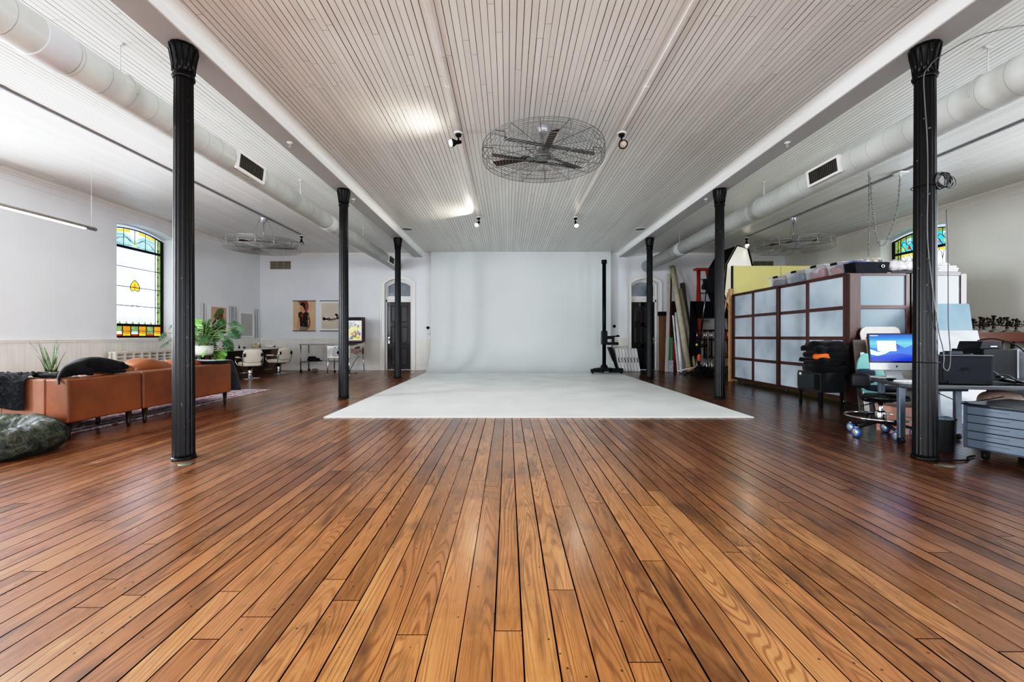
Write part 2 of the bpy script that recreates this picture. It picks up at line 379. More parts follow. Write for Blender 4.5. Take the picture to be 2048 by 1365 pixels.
# doors
DARK=mat((38,32,31),.35,var=.15,sc=8,stretch=(8,8,1),coat=.2,name='dark_stained_door'); DPAN=mat((50,46,48),.3,var=.1,coat=.2,name='door_panel')
TGL=mat((104,116,124),.15,var=.08,name='transom_glass',coat=.3)
def door(n,xc,hx):
    r=bpy.data.objects.new('door_%d'%n,None); COL.objects.link(r); r.location=(xc,YB,0); WM[r]=Matrix.Translation((xc,YB,0)); struct(r)
    ztop=HC+(674-604)*YB/F; w=.40; zs=HC+1.72
    # casing: three stepped arch bands standing proud of the wall
    def band(wi,wo,zi,ri,ro,y0,y1,mtl,name,zo=None):
        m=M(); A=[(-wi,0)]+arc(wi,zi,ri)+[(wi,0)]; B=[(-wo,0)]+arc(wo,zo if zo else zi,ro)+[(wo,0)]
        for i in range(len(A)-1):
            a,b,c,d=A[i],A[i+1],B[i+1],B[i]; q=lambda p,y:(xc+p[0],y,p[1])
            m.poly([q(a,y0),q(b,y0),q(c,y0),q(d,y0)]); m.poly([q(d,y0),q(c,y0),q(c,y1),q(d,y1)]); m.poly([q(a,y0),q(b,y0),q(b,y1),q(a,y1)])
        return m
    m=band(.425,.56,zs,.16,.21,YB-.03,YB,TRIM,'casing',zo=zs+.05); m2=band(.52,.57,zs+.05,.20,.215,YB-.05,YB,TRIM,'c',zo=zs+.06)
    m.add(m2.v,m2.f); m3=band(.425,.455,zs,.16,.165,YB-.045,YB,TRIM,'c',zo=zs+.01); m.add(m3.v,m3.f)
    m.build('casing',TRIM,r)
    m=band(.385,.43,zs-.03,.15,.165,YB+.1,YB+.26,TRIM,'jamb',zo=zs); m.build('jamb',TRIM,r)
    m=M(); m.box((xc-.425,YB+.1,ztop),(xc+.425,YB+.25,ztop+.07)); m.box((xc-.425,YB+.08,ztop+.08),(xc+.425,YB+.25,ztop+.15)); m.box((xc-.425,YB+.12,ztop+.07),(xc+.425,YB+.25,ztop+.19)); m.build('transom_bar',TRIM,r)
    tz=HC+(674-592)*YB/F; wi=.36
    m=M(); A=arc(wi,zs-.06,.13); m.poly([(xc+a,YB+.2,z) for a,z in [(-wi,tz)]+A+[(wi,tz)]]); m.build('transom_glass',TGL,r)
    m=M(); O=[(-.40,ztop+.15)]+arc(.40,zs+.01,.16)+[(.40,ztop+.15),(-.40,ztop+.15)]; I=[(-wi,tz)]+A+[(wi,tz),(-wi,tz)]
    for i in range(len(O)-1):
        q=lambda p,y:(xc+p[0],y,p[1]); m.poly([q(I[i],YB+.17),q(I[i+1],YB+.17),q(O[i+1],YB+.17),q(O[i],YB+.17)]); m.poly([q(I[i],YB+.17),q(I[i+1],YB+.17),q(I[i+1],YB+.21),q(I[i],YB+.21)])
    m.build('transom_frame',TRIM,r)
    # leaf with six panels
    y=YB+.16; lf=M(); lf.box((xc-w,y+.03,.01),(xc+w,y+.05,ztop))
    H=ztop; rows=[(.13,.72),(.86,1.42),(1.55,H-.12)]; cols=[(-w+.12,-.05),(.05,w-.12)]
    lf.box((xc-w,y,.01),(xc-w+.12,y+.04,H)); lf.box((xc+w-.12,y,.01),(xc+w,y+.04,H)); lf.box((xc-.05,y,.01),(xc+.05,y+.04,H))
    for a,b in ((0.01,.13),(.72,.86),(1.42,1.55),(H-.12,H)): lf.box((xc-w+.12,y,a),(xc+w-.12,y+.04,b))
    L=lf.build('door_leaf',DARK,r,bevel=.004)
    for a,b in rows:
        for c,d in cols:
            p=M(); p.box((xc+c+.03,y+.012,a+.03),(xc+d-.03,y+.04,b-.03)); p.build('door_panel',DPAN,L,bevel=.01)
    k=M(); kx=xc+hx*(w-.06); k.lathe([(.03,0),(.03,.01),(.012,.015),(.012,.04),(.03,.05),(.033,.07),(.02,.085),(0,.088)],(kx,y,1.0),16,axis='y'); k.box((kx-.025,y-.006,.86),(kx+.025,y,1.08)); kk=k.build('door_handle',CHR,r)
    return r
door(1,DL,-1); door(2,DR,1)
# stained glass windows
LEAD=mat((24,34,34),.5,name='lead'); FRM=mat((26,28,28),.4,name='window_frame_black')
def glass(rgb,e,nm): return mat(rgb,.15,var=.18,sc=9,emit=e,name=nm)
EG=1.7
GL=[mat((196,204,226),.12,var=.012,sc=2,emit=2.5,name='pale_glass'),glass((222,140,40),EG*.55,'amber_glass'),glass((128,158,96),EG*.45,'green_glass'),
    glass((226,214,60),EG*.6,'yellow_glass'),glass((150,208,214),EG*.72,'aqua_glass'),glass((214,224,200),EG*.75,'opal_glass'),glass((196,60,20),EG*.4,'red_glass'),glass((150,120,150),EG*.4,'mauve_glass'),glass((70,186,200),EG*.6,'turquoise_glass'),glass((150,156,70),EG*.45,'olive_glass')]
def sgwindow(n,x,sg,yc,style,cheap=False):
    r=bpy.data.objects.new('window_%d'%n,None); COL.objects.link(r); r.location=(x,yc,SILL); WM[r]=Matrix.Translation((x,yc,SILL)); struct(r)
    gx=x+sg*.31; w=.76; zs=HC+2.27; rise=.12
    q=lambda u,z,d=0:(gx-sg*d,yc+u,z)
    A=arc(w,zs,rise); m=M()
    iw=w-.05; B=arc(iw,zs-.01,rise-.01)
    O=[(-w,SILL),*A,(w,SILL),(-w,SILL)]; I=[(-iw,SILL+.045),*B,(iw,SILL+.045),(-iw,SILL+.045)]
    for i in range(len(O)-1):
        m.poly([q(*O[i],.04),q(*O[i+1],.04),q(*I[i+1],.04),q(*I[i],.04)]); m.poly([q(*I[i],.04),q(*I[i+1],.04),q(*I[i+1],0),q(*I[i],0)]); m.poly([q(*O[i],.04),q(*O[i+1],.04),q(*O[i+1],-.03),q(*O[i],-.03)])
    ZR=[HC+v for v in (1.955,1.53,1.10,.685,.26)]
    for k in (0,4): m.box(q(-iw,ZR[k]-.028,.045),q(iw,ZR[k]+.028,0))
    m.build('window_frame',FRM,r)
    g=M(); L=M(); D=.001
    def pane(pts,mi,d=0): g.poly([q(u,z,d) for u,z in pts],mi)
    def lead(pts,t=.006): L.tube([q(u,z,.012) for u,z in pts],t,5)
    pane([(-iw,SILL+.04)]+B+[(iw,SILL+.04)],0)
    topz=lambda u:(zs-.01)+(rise-.01)*(1-(u/iw)**2)
    bw=.155   # side borders
    for s in (-1,1):
        a,b=s*(iw),s*(iw-bw*.55); c=s*(iw-bw)
        zt=lambda u:topz(u)
        pane([(a,ZR[4]),(b,ZR[4]),(b,zt(b)),(a,zt(a))],2,.003); pane([(b,ZR[4]),(c,ZR[4]),(c,zt(c)),(b,zt(b))],5 if style==0 else 9,.003)
        lead([(b,ZR[4]),(b,zt(b))]); lead([(c,ZR[4]),(c,zt(c))],.008)
        z=ZR[4]+.1
        while z<zs-.1:
            L.tube([q(b+.022,z,.012),q(b,z+.03,.012),q(b-.022,z,.012),q(b,z-.03,.012)],.005,5,closed=True); pane([(b+.02,z),(b,z+.028),(b-.02,z),(b,z-.028)],4 if style==0 else 6,.006); z+=.21
    ci=iw-bw
    for k in (1,2,3): lead([(-iw,ZR[k]),(iw,ZR[k])],.009)
    # top light
    z0=ZR[0]+.03
    if style==0:
        for s in (-1,1):
            pane([(0,z0),(s*ci,z0),(s*ci,topz(ci)-.02),(s*ci*.6,topz(ci*.6)-.05),(s*ci*.2,z0+.24),(0,z0+.16)],4,.004)
            lead([(s*ci,z0+.02),(s*ci*.7,z0+.16),(s*ci*.35,z0+.2),(0,z0+.08)]); lead([(s*ci,z0+.2),(s*ci*.5,z0+.24),(s*.1,z0+.12)],.005); lead([(s*ci*.5,z0),(s*ci*.5,topz(ci*.5))],.006); lead([(s*ci*.9,z0+.06),(s*ci*.6,z0+.02),(s*.06,z0+.04)],.005)
            pane([(s*ci*.2,topz(.1)),(s*ci,topz(ci)),(s*ci,topz(ci)-.05),(s*ci*.2,topz(.1)-.06)],3,.005)
        lead([(0,z0+.1),(0,topz(0))]); pane([(-.03,z0+.09),(0,z0),(.03,z0+.09),(0,z0+.13)],3,.007)
    else:
        cs=[8,3,8,6,8,4,8,3]; random.seed(3)
        for i in range(8):
            u0=-ci+2*ci*i/8; u1=u0+2*ci/8; um=(u0+u1)/2
            pane([(u0,z0),(u1,z0),(u1,z0+.15),(u0,z0+.19)],8,.004); pane([(u0,z0+.19),(u1,z0+.15),(u1,topz(u1)-.06),(u0,topz(u0)-.06)],8 if i%2 else 4,.004)
            pane([(um-.04,z0+.07),(um,z0+.02),(um+.05,z0+.08),(um,z0+.14)],[3,7,6,3][i%4],.006)
            pane([(u0,topz(u0)-.06),(u1,topz(u1)-.06),(u1,topz(u1)),(u0,topz(u0))],9 if i%2 else 2,.004)
            lead([(u0,z0),(um,z0+.12),(u1,z0+.19),(u1,topz(u1))],.006); lead([(u0,z0+.19),(um,z0+.24),(u1,z0+.15)],.006)
            pane([(u0,ZR[0]-.03),(u1,ZR[0]-.03),(u1,ZR[0]-.13),(um+.04,ZR[0]-.07),(um-.04,ZR[0]-.07),(u0,ZR[0]-.13)],3,.004)
            lead([(u0,ZR[0]-.28),(u0+.02,ZR[0]-.14),(um,ZR[0]-.06),(u1-.02,ZR[0]-.14),(u1,ZR[0]-.28)],.006); lead([(u0,ZR[0]-.28),(u0,ZR[1])],.004)
            pane([(u0,ZR[1]+.035),(u1,ZR[1]+.035),(u1,ZR[1]-.01),(u0,ZR[1]-.01)],2,.004)
    # fringe above the bottom rail
    z1=ZR[4]+.03; k=0; u=-ci
    while u<ci-.02:
        lead([(u,z1+.16),(u+.06,z1+.01)],.003); pane([(u,z1),(u+.07,z1),(u+.02,z1+.07)],5 if k%2 else 2,.004); u+=.08; k+=1
    # bottom light: amber and green blocks
    zb0,zb1=SILL+.045,ZR[4]-.028; nb=7; cs=[1,2,1,2,1,2,1]
    for i in range(nb):
        u0=-iw+2*iw*i/nb; u1=u0+2*iw/nb; zm=(zb0+zb1)/2
        pane([(u0,zb0),(u1,zb0),(u1,zm),(u0,zm)],[1,5,1,4,1,2,1][i],.004); pane([(u0,zm),(u1,zm),(u1,zb1),(u0,zb1)],cs[i],.004)
        pane([(u0,zb0),(u1,zb0),(u1,zb0+.035),(u0,zb0+.035)],6 if i%2 else 3,.005); lead([(u0,zb0),(u0,zb1)],.008)
        L.tube([q(u0+.03,zm,.012),q(u0,zm+.045,.012),q(u0-.03,zm,.012),q(u0,zm-.045,.012)],.005,5,closed=True); pane([(u0+.028,zm),(u0,zm+.04),(u0-.028,zm),(u0,zm-.04)],5,.008)
    lead([(-iw,(zb0+zb1)/2),(iw,(zb0+zb1)/2)],.005)
    # heart medallion
    hz=HC+1.12; H=[(0,.15),(-.075,.08),(-.12,0),(-.115,-.07),(-.07,-.11),(0,-.07),(.07,-.11),(.115,-.07),(.12,0),(.075,.08)]
    pane([(a,b+hz) for a,b in H],3,.012); L.tube([q(a,b+hz,.016) for a,b in H],.008,5,closed=True); pane([(a*.45,b*.5+hz) for a,b in H],1,.015)
    lead([(0,hz+.1),(0,hz-.07)],.004)
    for s in (-1,1): lead([(s*.1,ZR[3]-.03),(s*.04,ZR[3]+.03)],.006)
    pg=g.build('stained_glass',GL,r); L.build('leading',LEAD,pg)
    s=M(); s.box((x+sg*.30,yc-.765,SILL-.03),(x-sg*.04,yc+.765,SILL)); s.build('window_sill',TRIM,r)
    return r
wn=0
for x,sg,st in ((XL,-1,0),(XR,1,1)):
    for (yc,*_) in WOP: wn+=1; sgwindow(wn,x,sg,yc,st)
SKYG=mat((205,218,238),.1,var=.01,emit=2.0,name='unseen_daylit_glass')
for (u,w,z0,zs,rise) in REAR:
    wn+=1; r=bpy.data.objects.new('window_%d'%wn,None); COL.objects.link(r); r.location=(u,YR,z0); WM[r]=Matrix.Translation((u,YR,z0)); struct(r)
    m=M(); m.poly([(u+a,YR-.25,z) for a,z in [(-w,z0)]+arc(w,zs,rise)+[(w,z0)]][::-1]); m.build('pane',SKYG,r)
    m=M(); m.box((u-w,YR-.25,z0),(u-w+.06,YR-.2,zs)); m.box((u+w-.06,YR-.25,z0),(u+w,YR-.2,zs)); m.box((u-w,YR-.25,z0),(u+w,YR-.2,z0+.06)); m.box((u-w,YR-.25,1.75),(u+w,YR-.2,1.81)); m.box((u-.02,YR-.25,z0),(u+.02,YR-.2,zs+rise)); m.build('window_frame',TRIM,r)
# ------------------------------------------------------------------ cyclorama
cy=thing('studio_cyclorama','large white cyclorama backdrop curving from the back wall onto the painted floor','backdrop',(.41,13.6,0))
x0,x1=-2.464,3.285; yf=13.62; Rr=1.05; m=M(); prof=[(5.72,.012),(5.695,.004)]
prof=[(12.9-Rr+.35,.014)]; yc0=yf-Rr
prof=[(yc0+Rr*sin(a),.013+Rr*(1-cos(a))) for a in [PI/2*i/14 for i in range(15)]]+[(yf,ZC-.001)]
vs=[];
for (y,z) in prof: vs+=[(x0,y,z),(x1,y,z)]
n=len(prof); m.add(vs,[(2*i,2*i+1,2*i+3,2*i+2) for i in range(n-1)],0,True)
for xx in (x0,x1):                       # closed ends
    for i in range(n-1): m.poly([(xx,prof[i][0],prof[i][1]),(xx,prof[i+1][0],prof[i+1][1]),(xx,YB,prof[i+1][1]),(xx,YB,prof[i][1])])
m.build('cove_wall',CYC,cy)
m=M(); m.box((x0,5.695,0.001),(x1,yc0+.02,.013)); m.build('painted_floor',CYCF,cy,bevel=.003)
# ------------------------------------------------------------------ iron columns
def column():
    t=thing('iron_column','x','column')
    fl=lambda a,z:1-.075*(abs(sin(a*7))**6)
    m=M(); m.lathe([(.088,0),(.088,.05),(.0865,.06),(.074,3.37),(.074,3.39)],n=112,mod=fl); m.build('shaft',IRON,t)
    m=M(); m.lathe([(.098,0),(.098,.012),(.09,.03)],n=32); m.build('base_ring',IRON,t)
    h=ZB; m=M(); m.lathe([(.076,h-.30),(.084,h-.295),(.089,h-.28),(.084,h-.262),(.079,h-.255)],n=32)
    lf=lambda a,z:1+.045*abs(sin(a*6))
    m.lathe([(.078,h-.258),(.08,h-.20),(.086,h-.13),(.098,h-.07),(.106,h-.035),(.108,h-.012),(.100,h)],n=96,mod=lf); m.build('capital',IRON,t)
    m=M(); 
    for k in range(12):
        a=2*PI*k/12; c=lambda r,z:(r*cos(a),r*sin(a),z)
        m.tube([c(.079,h-.24),c(.084,h-.16),c(.096,h-.09),c(.107,h-.045),c(.106,h-.03)],[.008,.011,.010,.007,.003],6)
    m.build('leaf_ornament',IRON,t)
    return t
cp=column(); first=True
for (xx,yy,lb) in [(-2.89,3.80,'tall black fluted iron column in front of the leather sofa'),(-2.885,7.49,'black fluted iron column crossing in front of the pinball machine'),(-2.887,11.18,'black fluted iron column in front of the left arched door'),
    (3.715,3.80,'tall black fluted iron column wrapped with a grey cable at the desk'),(3.716,7.49,'black fluted iron column beside the cluster of light stands'),(3.713,11.18,'black fluted iron column in front of the right arched door')]:
    if first: cp.location=(xx,yy,0); cp['label']=lb; cp['group']='cast iron columns'; WM[cp]=Matrix.Translation((xx,yy,0)); first=False
    else: dup(cp,(xx,yy,0),label=lb)
# brass/grey floor plates near the columns
def plate(px,py,lb):
    g=G(px,py); m=M(); m.lathe([(.055,0),(.055,.004),(.045,.007),(.0,.007)],(g.x,g.y,.001),20); m.box((g.x-.09,g.y-.02,.001),(g.x-.05,g.y+.02,.006))
    solo(m,'floor_plate',mat((120,116,104),.45,metal=.5,var=.2),lb,'floor plate','floor plates')
plate(372,929,'small worn metal plate set in the floor before the nearest left column')
plate(1893,932,'small metal disc on the floor beside the cable-wrapped column')
plate(706,798,'pale worn plate in the floor beside the second left column')
# ------------------------------------------------------------------ round ducts
def duct(xc,zc,r,yv,sg,lb,bands,hang):
    t=thing('spiral_duct',lb,'duct',(xc,YR,zc))
    m=M(); m.lathe([(r,0),(r,YB-.02-YR)],(xc,YR,zc),48,axis='Y'); 
    # lathe on axis y runs to +y
    y=YR+.2
    while y<YB-.2: m.ring((xc,y,zc),r-.0008,.0028,40,4,axis='y',mi=1); y+=.24
    m.build('pipe',[DUCT,mat((156,154,148),.4,var=.05)],t)
    for y in bands:
        m=M(); m.lathe([(r+.003,0),(r+.005,.01),(r+.005,.24),(r+.003,.25)],(xc,y,zc),48,axis='Y'); m.build('connecting_sleeve',mat((206,208,210),.35,var=.03),t)
    for y in hang:
        m=M(); m.tube([(xc,y,zc+r),(xc,y,ZC)],.005,6); m.box((xc-.03,y-.012,ZC-.012),(xc+.03,y+.012,ZC-.001)); m.ring((xc,y,zc),r+.004,.006,40,4,axis='y',a0=-.2,a1=PI+.2); m.build('hanger_rod',mat((196,196,192),.4),t)
    for yv_ in yv:
        f=M(); an=0.12 if sg>0 else PI-.12; L=.50; hh=.2
        nrm=Vector((cos(an)*1,0,-sin(.12))).normalized(); nrm=Vector((sg*cos(.12),0,-sin(.12))); up=Vector((sg*sin(.12),0,cos(.12)))
        c=Vector((xc,yv_,zc))+nrm*(r+.004)
        fr=lambda u,v,d:c+Vector((0,u,0))+up*v+nrm*d
        def bar(u0,u1,v0,v1,d0,d1,mm):
            mm.add([fr(u,v,d) for d in (d0,d1) for (u,v) in ((u0,v0),(u1,v0),(u1,v1),(u0,v1))],[(0,3,2,1),(4,5,6,7),(0,1,5,4),(1,2,6,5),(2,3,7,6),(3,0,4,7)])
        W_,H_=.30,.085
        for a,b,c_,d_ in ((-W_,W_,H_,H_+.03),(-W_,W_,-H_-.03,-H_),(-W_,-W_+.035,-H_,H_),(W_-.035,W_,-H_,H_)): bar(a,b,c_,d_,-.03,.014,f)
        g=f.build('vent_grille',TRIM,t,bevel=.003)
        d=M(); bar(-W_+.035,W_-.035,-H_,H_,-.01,.0,d); d.build('vent_opening',mat((40,38,34),.7),g)
        s=M(); k=-W_+.06
        while k<W_-.05: bar(k,k+.006,-H_,H_,0,.01,s); k+=.035
        s.build('vent_slats',mat((90,88,80),.5),g)
    return t
duct(-3.60,HC+2.285,.158,[5.72,12.6],1,'round white spiral duct hung above the leather sofa side',[3.2,8.4],[1.0,3.96,7.4,10.6])
duct(4.50,HC+2.285,.178,[5.85],-1,'round white spiral duct hung above the storage cabinet side',[2.0,10.9],[.8,4.0,7.5,11.2])
# ------------------------------------------------------------------ caged fans
BLD=mat((62,50,44),.4,var=.2,sc=5,stretch=(3,3,1),name='dark_fan_blade')
GALV2=mat((150,150,146),.4,metal=.5,var=.05,name='lit_wire')  # same wire as the main cage, lightened in colour as better lit
def fan(a0,drop,lb,wires):
    R=.775; H=.17; t=thing('caged_ceiling_fan',lb,'ceiling fan',(0,0,0)); zt=-drop; zb=zt-H   # origin on the ceiling
    m=M()
    for z in (zt,zb):
        for k in range(17):
            rr=.10+(R-.10)*k/16; m.ring((0,0,z),rr,.0032 if k<16 else .005,64,5)
    for z in (zt+H*-.33,zt-H*.66): m.ring((0,0,z),R+.01,.0032,64,5)
    for k in range(14):
        a=2*PI*k/14+.1; u=lambda r,z:(r*cos(a),r*sin(a),z)
        m.tube([u(.08,zt),u(R,zt),u(R+.004,zt-.01),u(R+.004,zb+.01),u(R,zb),u(.08,zb)],.0042,5)
    m.build('wire_cage',GALV2 if wires else GALV,t)
    m=M(); m.lathe([(.02,0),(.075,0),(.078,-.03),(.05,-.11),(.02,-.13)][::-1],n=24); m.build('canopy',mat((176,178,182),.3,metal=.5),t)
    m=M(); m.tube([(0,0,-.1),(0,0,zt-.02)],.011,10); m.build('downrod',mat((150,152,156),.3,metal=.6),t)
    m=M(); zz=(zt+zb)/2; m.lathe([(.03,zz+.09),(.06,zz+.075),(.075,zz+.05),(.078,zz+.0),(.105,zz-.02),(.11,zz-.05),(.05,zz-.07),(0.0,zz-.072)][::-1],n=28); m.build('motor',mat((150,152,156),.3,metal=.7),t)
    for k in range(3):
        a=a0+2*PI*k/3; ca,sa=cos(a),sin(a); rad=Vector((ca,sa,0)); tg=Vector((-sa,ca,0)); th=math.radians(14); n2=tg*cos(th)+Vector((0,0,1))*sin(th)
        b=M(); zz2=zz-.02; q=[rad*.17-n2*.05,rad*.68-n2*.055,rad*.69+n2*.05,rad*.17+n2*.045]; b.slab([p+Vector((0,0,zz2)) for p in q],.008)
        B=b.build('blade',BLD,t,bevel=.002)
        b=M(); b.slab([p+Vector((0,0,zz2-.01)) for p in (rad*.07-n2*.02,rad*.22-n2*.02,rad*.22+n2*.02,rad*.07+n2*.02)],.006); b.build('blade_bracket',mat((140,140,144),.3,metal=.7),B)
    m=M(); dr=Vector((.94,.34,0)); of=Vector((-.34,.94,0))
    for s in (-.24,.24):
        c=of*s+Vector((0,0,zz)); 
        m.ob(c,(1.22,.035,.03),(0,0,math.atan2(dr.y,dr.x)))
        for e in (-1,1): m.tube([c+dr*e*.6,c+dr*e*.6+Vector((0,0,H/2)),c+dr*e*(.73 if abs(s)<.3 else .7)+Vector((0,0,H/2))],.006,5)
    m.build('support_bar',mat((84,84,84),.4,metal=.5),t)
    if wires:
        for s in (-1,1):
            m=M(); m.tube([(s*.07,0,-.02),(s*.23,.1*s,zt)],.004,5); m.build('support_wire',GALV,t)
    return t
fm=fan(math.radians(-83),.28,'caged ceiling fan hung over the centre of the hall, nearest of the three',False); fm['group']='caged ceiling fans'
fm.location=(.451,5.5,ZC)
# the side fans hang lower on long rods
fs=fan(math.radians(20),.56,'caged ceiling fan on a long rod above the salon chairs side',True); fs['group']='caged ceiling fans'; fs.location=(-5.56,9.7,ZC)
dup(fs,(6.49,9.7,ZC),rz=1.0,label='caged ceiling fan on a long rod above the yellow foam boards')
# ------------------------------------------------------------------ conduits and spotlights
def conduit(x,y0,y1,mt,lb,boxes=()):
    m=M(); m.box((x-.016,y0,ZC-.022),(x+.016,y1,ZC-.0005)); t=thing('ceiling_raceway',lb,'raceway',(x,y0,ZC)); m.build('rail',mt,t,bevel=.003)
    y=y0+.5
    mm=M()
    while y<y1: mm.box((x-.022,y,ZC-.025),(x+.022,y+.05,ZC-.0005)); y+=2.4
    mm.build('clip',mt,t)
W2=mat((222,220,216),.4,var=.03,name='raceway_white'); G2=mat((132,134,138),.45,metal=.2,var=.05,name='raceway_grey')
conduit(-.655,YR+.1,9.6,W2,'white surface raceway on the ceiling left of the caged fan'); conduit(1.50,YR+.1,9.6,W2,'white surface raceway on the ceiling right of the caged fan')
conduit(-5.5,YR+.1,11.3,G2,'grey surface raceway on the ceiling above the sofa side'); conduit(6.46,YR+.1,11.5,G2,'grey surface raceway on the ceiling above the storage side')
BULB=mat((255,240,214),.3,emit=16,var=0,name='lit_bulb'); BULBO=mat((190,178,160),.15,coat=.6,var=.05,name='unlit_bulb')
def spot(x,y,dirv,lit,lb,dark=True):
    t=thing('ceiling_spotlight',lb,'spotlight',(x,y,ZC),group='adjustable ceiling spotlights'); mb=mat((26,25,25),.35) if dark else mat((190,188,180),.3,metal=.4)
    m=M(); m.lathe([(0,-.045),(.052,-.045),(.058,-.035),(.058,-.024)],(x,y,ZC),24); m.build('mount_plate',W2,t)
    m=M(); m.lathe([(0,-.075),(.035,-.075),(.045,-.046)],(x,y,ZC),20); m.tube([(x,y,ZC-.07),(x,y,ZC-.13)],.012,8); m.build('stem',mb,t)
    d=Vector(dirv).normalized(); c=Vector((x,y,ZC-.15)); m=M()
    prof=[(.018,-.04),(.024,-.02),(.026,.03),(.05,.07),(.056,.10)]
    R=d.to_track_quat('Z','Y').to_matrix(); k=M(); k.lathe(prof,n=24); m.add([c+R@v for v in k.v],k.f,0,True)
    m.ring((0,0,0),.056,.004,24,5); 
    nn=24*5; m.v[-nn:]=[c+R@(v+Vector((0,0,.10))) for v in m.v[-nn:]]
    m.build('lamp_housing',mb,t)
    k=M(); k.blob((0,0,.085),(.050,.050,.045),nu=18,nv=10); b=M(); b.add([c+R@v for v in k.v],k.f,0,True); b.build('bulb',BULB if lit else BULBO,t)
    return c+d*.17,d
S1=spot(-.655,5.63,(-.9,-.35,-.25),True,'lit spotlight on the left raceway aimed at the ceiling, nearest the fan')
S2=spot(-.66,9.6,(-.35,-.5,-.55),True,'glowing spotlight at the far end of the left raceway')
S3=spot(1.50,5.63,(0,-.75,-.62),False,'unlit black spotlight on the right raceway beside the caged fan')
S4=spot(1.52,9.6,(.1,-.5,-.7),True,'glowing spotlight at the far end of the right raceway')
S5=spot(-5.5,11.36,(.15,-.3,-.8),False,'small black spotlight with chrome bulb behind the left caged fan')
S6=spot(6.49,11.6,(-.1,-.4,-.8),True,'small lit spotlight near the white softbox')
# sprinklers and speakers
def sprinkler(x,y,lb):
    t=thing('sprinkler_head',lb,'sprinkler',(x,y,ZB),group='sprinkler heads under the boxed beams'); m=M(); m.lathe([(0,-.012),(.034,-.009),(.036,0)],(x,y,ZB),20); m.build('escutcheon',WHT,t)
    m=M(); m.tube([(x,y,ZB-.01),(x,y,ZB-.03)],.009,8); 
    for s in (-1,1): m.tube([(x+s*.008,y,ZB-.028),(x+s*.014,y,ZB-.045),(x+s*.003,y,ZB-.062)],.003,5)
    m.lathe([(0,-.066),(.016,-.066),(.016,-.063)],(x,y,ZB),16); m.build('nozzle',mat((200,200,196),.3,metal=.4),t)
sprinkler(-2.9,5.67,'white sprinkler head under the left beam between the first two columns'); sprinkler(3.715,5.67,'white sprinkler head under the right beam between the first two columns')
sprinkler(-2.9,8.0,'small sprinkler head under the left beam just past the second column'); sprinkler(3.715,8.0,'small sprinkler head under the right beam just past the second column')
for x,lb in ((-2.54,'round grey ceiling speaker beside the left beam'),(3.33,'round grey ceiling speaker beside the right beam')):
    t=thing('ceiling_speaker',lb,'speaker',(x,10.75,ZC),group='round ceiling speakers'); m=M(); m.lathe([(0,-.006),(.12,-.008),(.13,0)],(x,10.75,ZC),28); m.build('grille',mat((120,118,114),.6,var=.15,sc=90),t)
    m=M(); m.ring((x,10.75,ZC-.004),.135,.007,32,6); m.build('rim',WHT,t)
# ------------------------------------------------------------------ linear pendant on the left
t=thing('linear_pendant_light','slim brushed tube pendant light glowing along its underside, before the left wall','pendant light',(-6.23,5.1,HC+1.62))
m=M(); m.tube([(-6.23,3.7,HC+1.62),(-6.23,6.42,HC+1.62)],.028,16); m.build('tube_housing',mat((160,152,146),.35,metal=.6),t)
m=M(); m.lathe([(.028,0),(.027,.02),(.015,.04),(0,.045)],(-6.23,6.42,HC+1.62),16,axis='Y'); m.build('end_cap',mat((110,106,102),.35,metal=.6),t)
m=M(); m.box((-6.245,3.75,HC+1.588),(-6.205,6.28,HC+1.600)); m.build('diffuser',mat((255,250,240),.4,emit=5,var=0,name='lit_diffuser'),t)
for yy in (3.9,6.38): m=M(); m.tube([(-6.23,yy,HC+1.64),(-6.23,yy,ZC)],.0016,5); m.build('suspension_wire',mat((170,170,170),.4),t)
# ------------------------------------------------------------------ leather sectional sofa
LEA=mat((120,67,38),.42,var=.2,sc=2.4,bump=.12,bsc=90,name='tan_leather',coat=.08); LEA2=mat((142,84,52),.4,var=.12,sc=3,bump=.12,bsc=90,name='tan_leather_light',coat=.1)
DLEG=mat((38,26,20),.35,var=.1,name='dark_wood_leg')
t=thing('leather_sofa','long tan leather sectional sofa seen from behind, on tapered dark legs','sofa',(-5.1,5.6,0))
def cushion(c,r,e=.42,amp=.012,seed=0,fr=5,**k): 
    m=M(); m.blob(c,r,e,40,20,amp,fr,seed,**k); return m
zb,ztp=.18,.645
m=M(); m.box((-4.80,4.42,zb),(-4.57,5.325,ztp)); m.build('backrest_panel',LEA,t,bevel=.02)
m=M(); m.box((-4.80,5.335,zb),(-4.565,7.04,ztp+.003)); m.build('backrest_panel',LEA,t,bevel=.02)
m=M(); m.box((-6.35,4.42,zb),(-4.81,4.64,ztp)); m.build('backrest_panel',mat((138,92,70),.42,var=.12,sc=2.4,bump=.12,bsc=90,coat=.08),t,bevel=.02)
m=M(); m.box((-6.35,4.65,zb),(-4.81,5.32,.33)); m.box((-5.62,5.335,zb),(-4.81,6.85,.33)); m.build('seat_base',LEA,t,bevel=.015)
m=M(); m.box((-5.62,6.83,zb),(-4.80,7.04,.56)); m.build('armrest',LEA,t,bevel=.02)
for c,r,sd in (((-5.85,5.0,.40),(.45,.36,.085),1),((-5.25,4.98,.40),(.42,.34,.085),2),((-5.22,5.75,.40),(.42,.38,.085),3),((-5.22,6.45,.40),(.42,.37,.085),4)): cushion(c,r,.4,.01,sd).build('seat_cushion',LEA2,t)
for c,r,sd,ti in (((-4.98,5.30,.60),(.13,.30,.155),5,.0),((-4.97,5.86,.61),(.13,.33,.165),6,-.03),((-4.97,6.48,.60),(.13,.34,.155),7,.03),((-5.9,4.83,.56),(.36,.12,.13),8,0)): cushion(c,r,.55,.03,sd,4,tilt=(ti,.2,0)).build('back_cushion',LEA2,t)
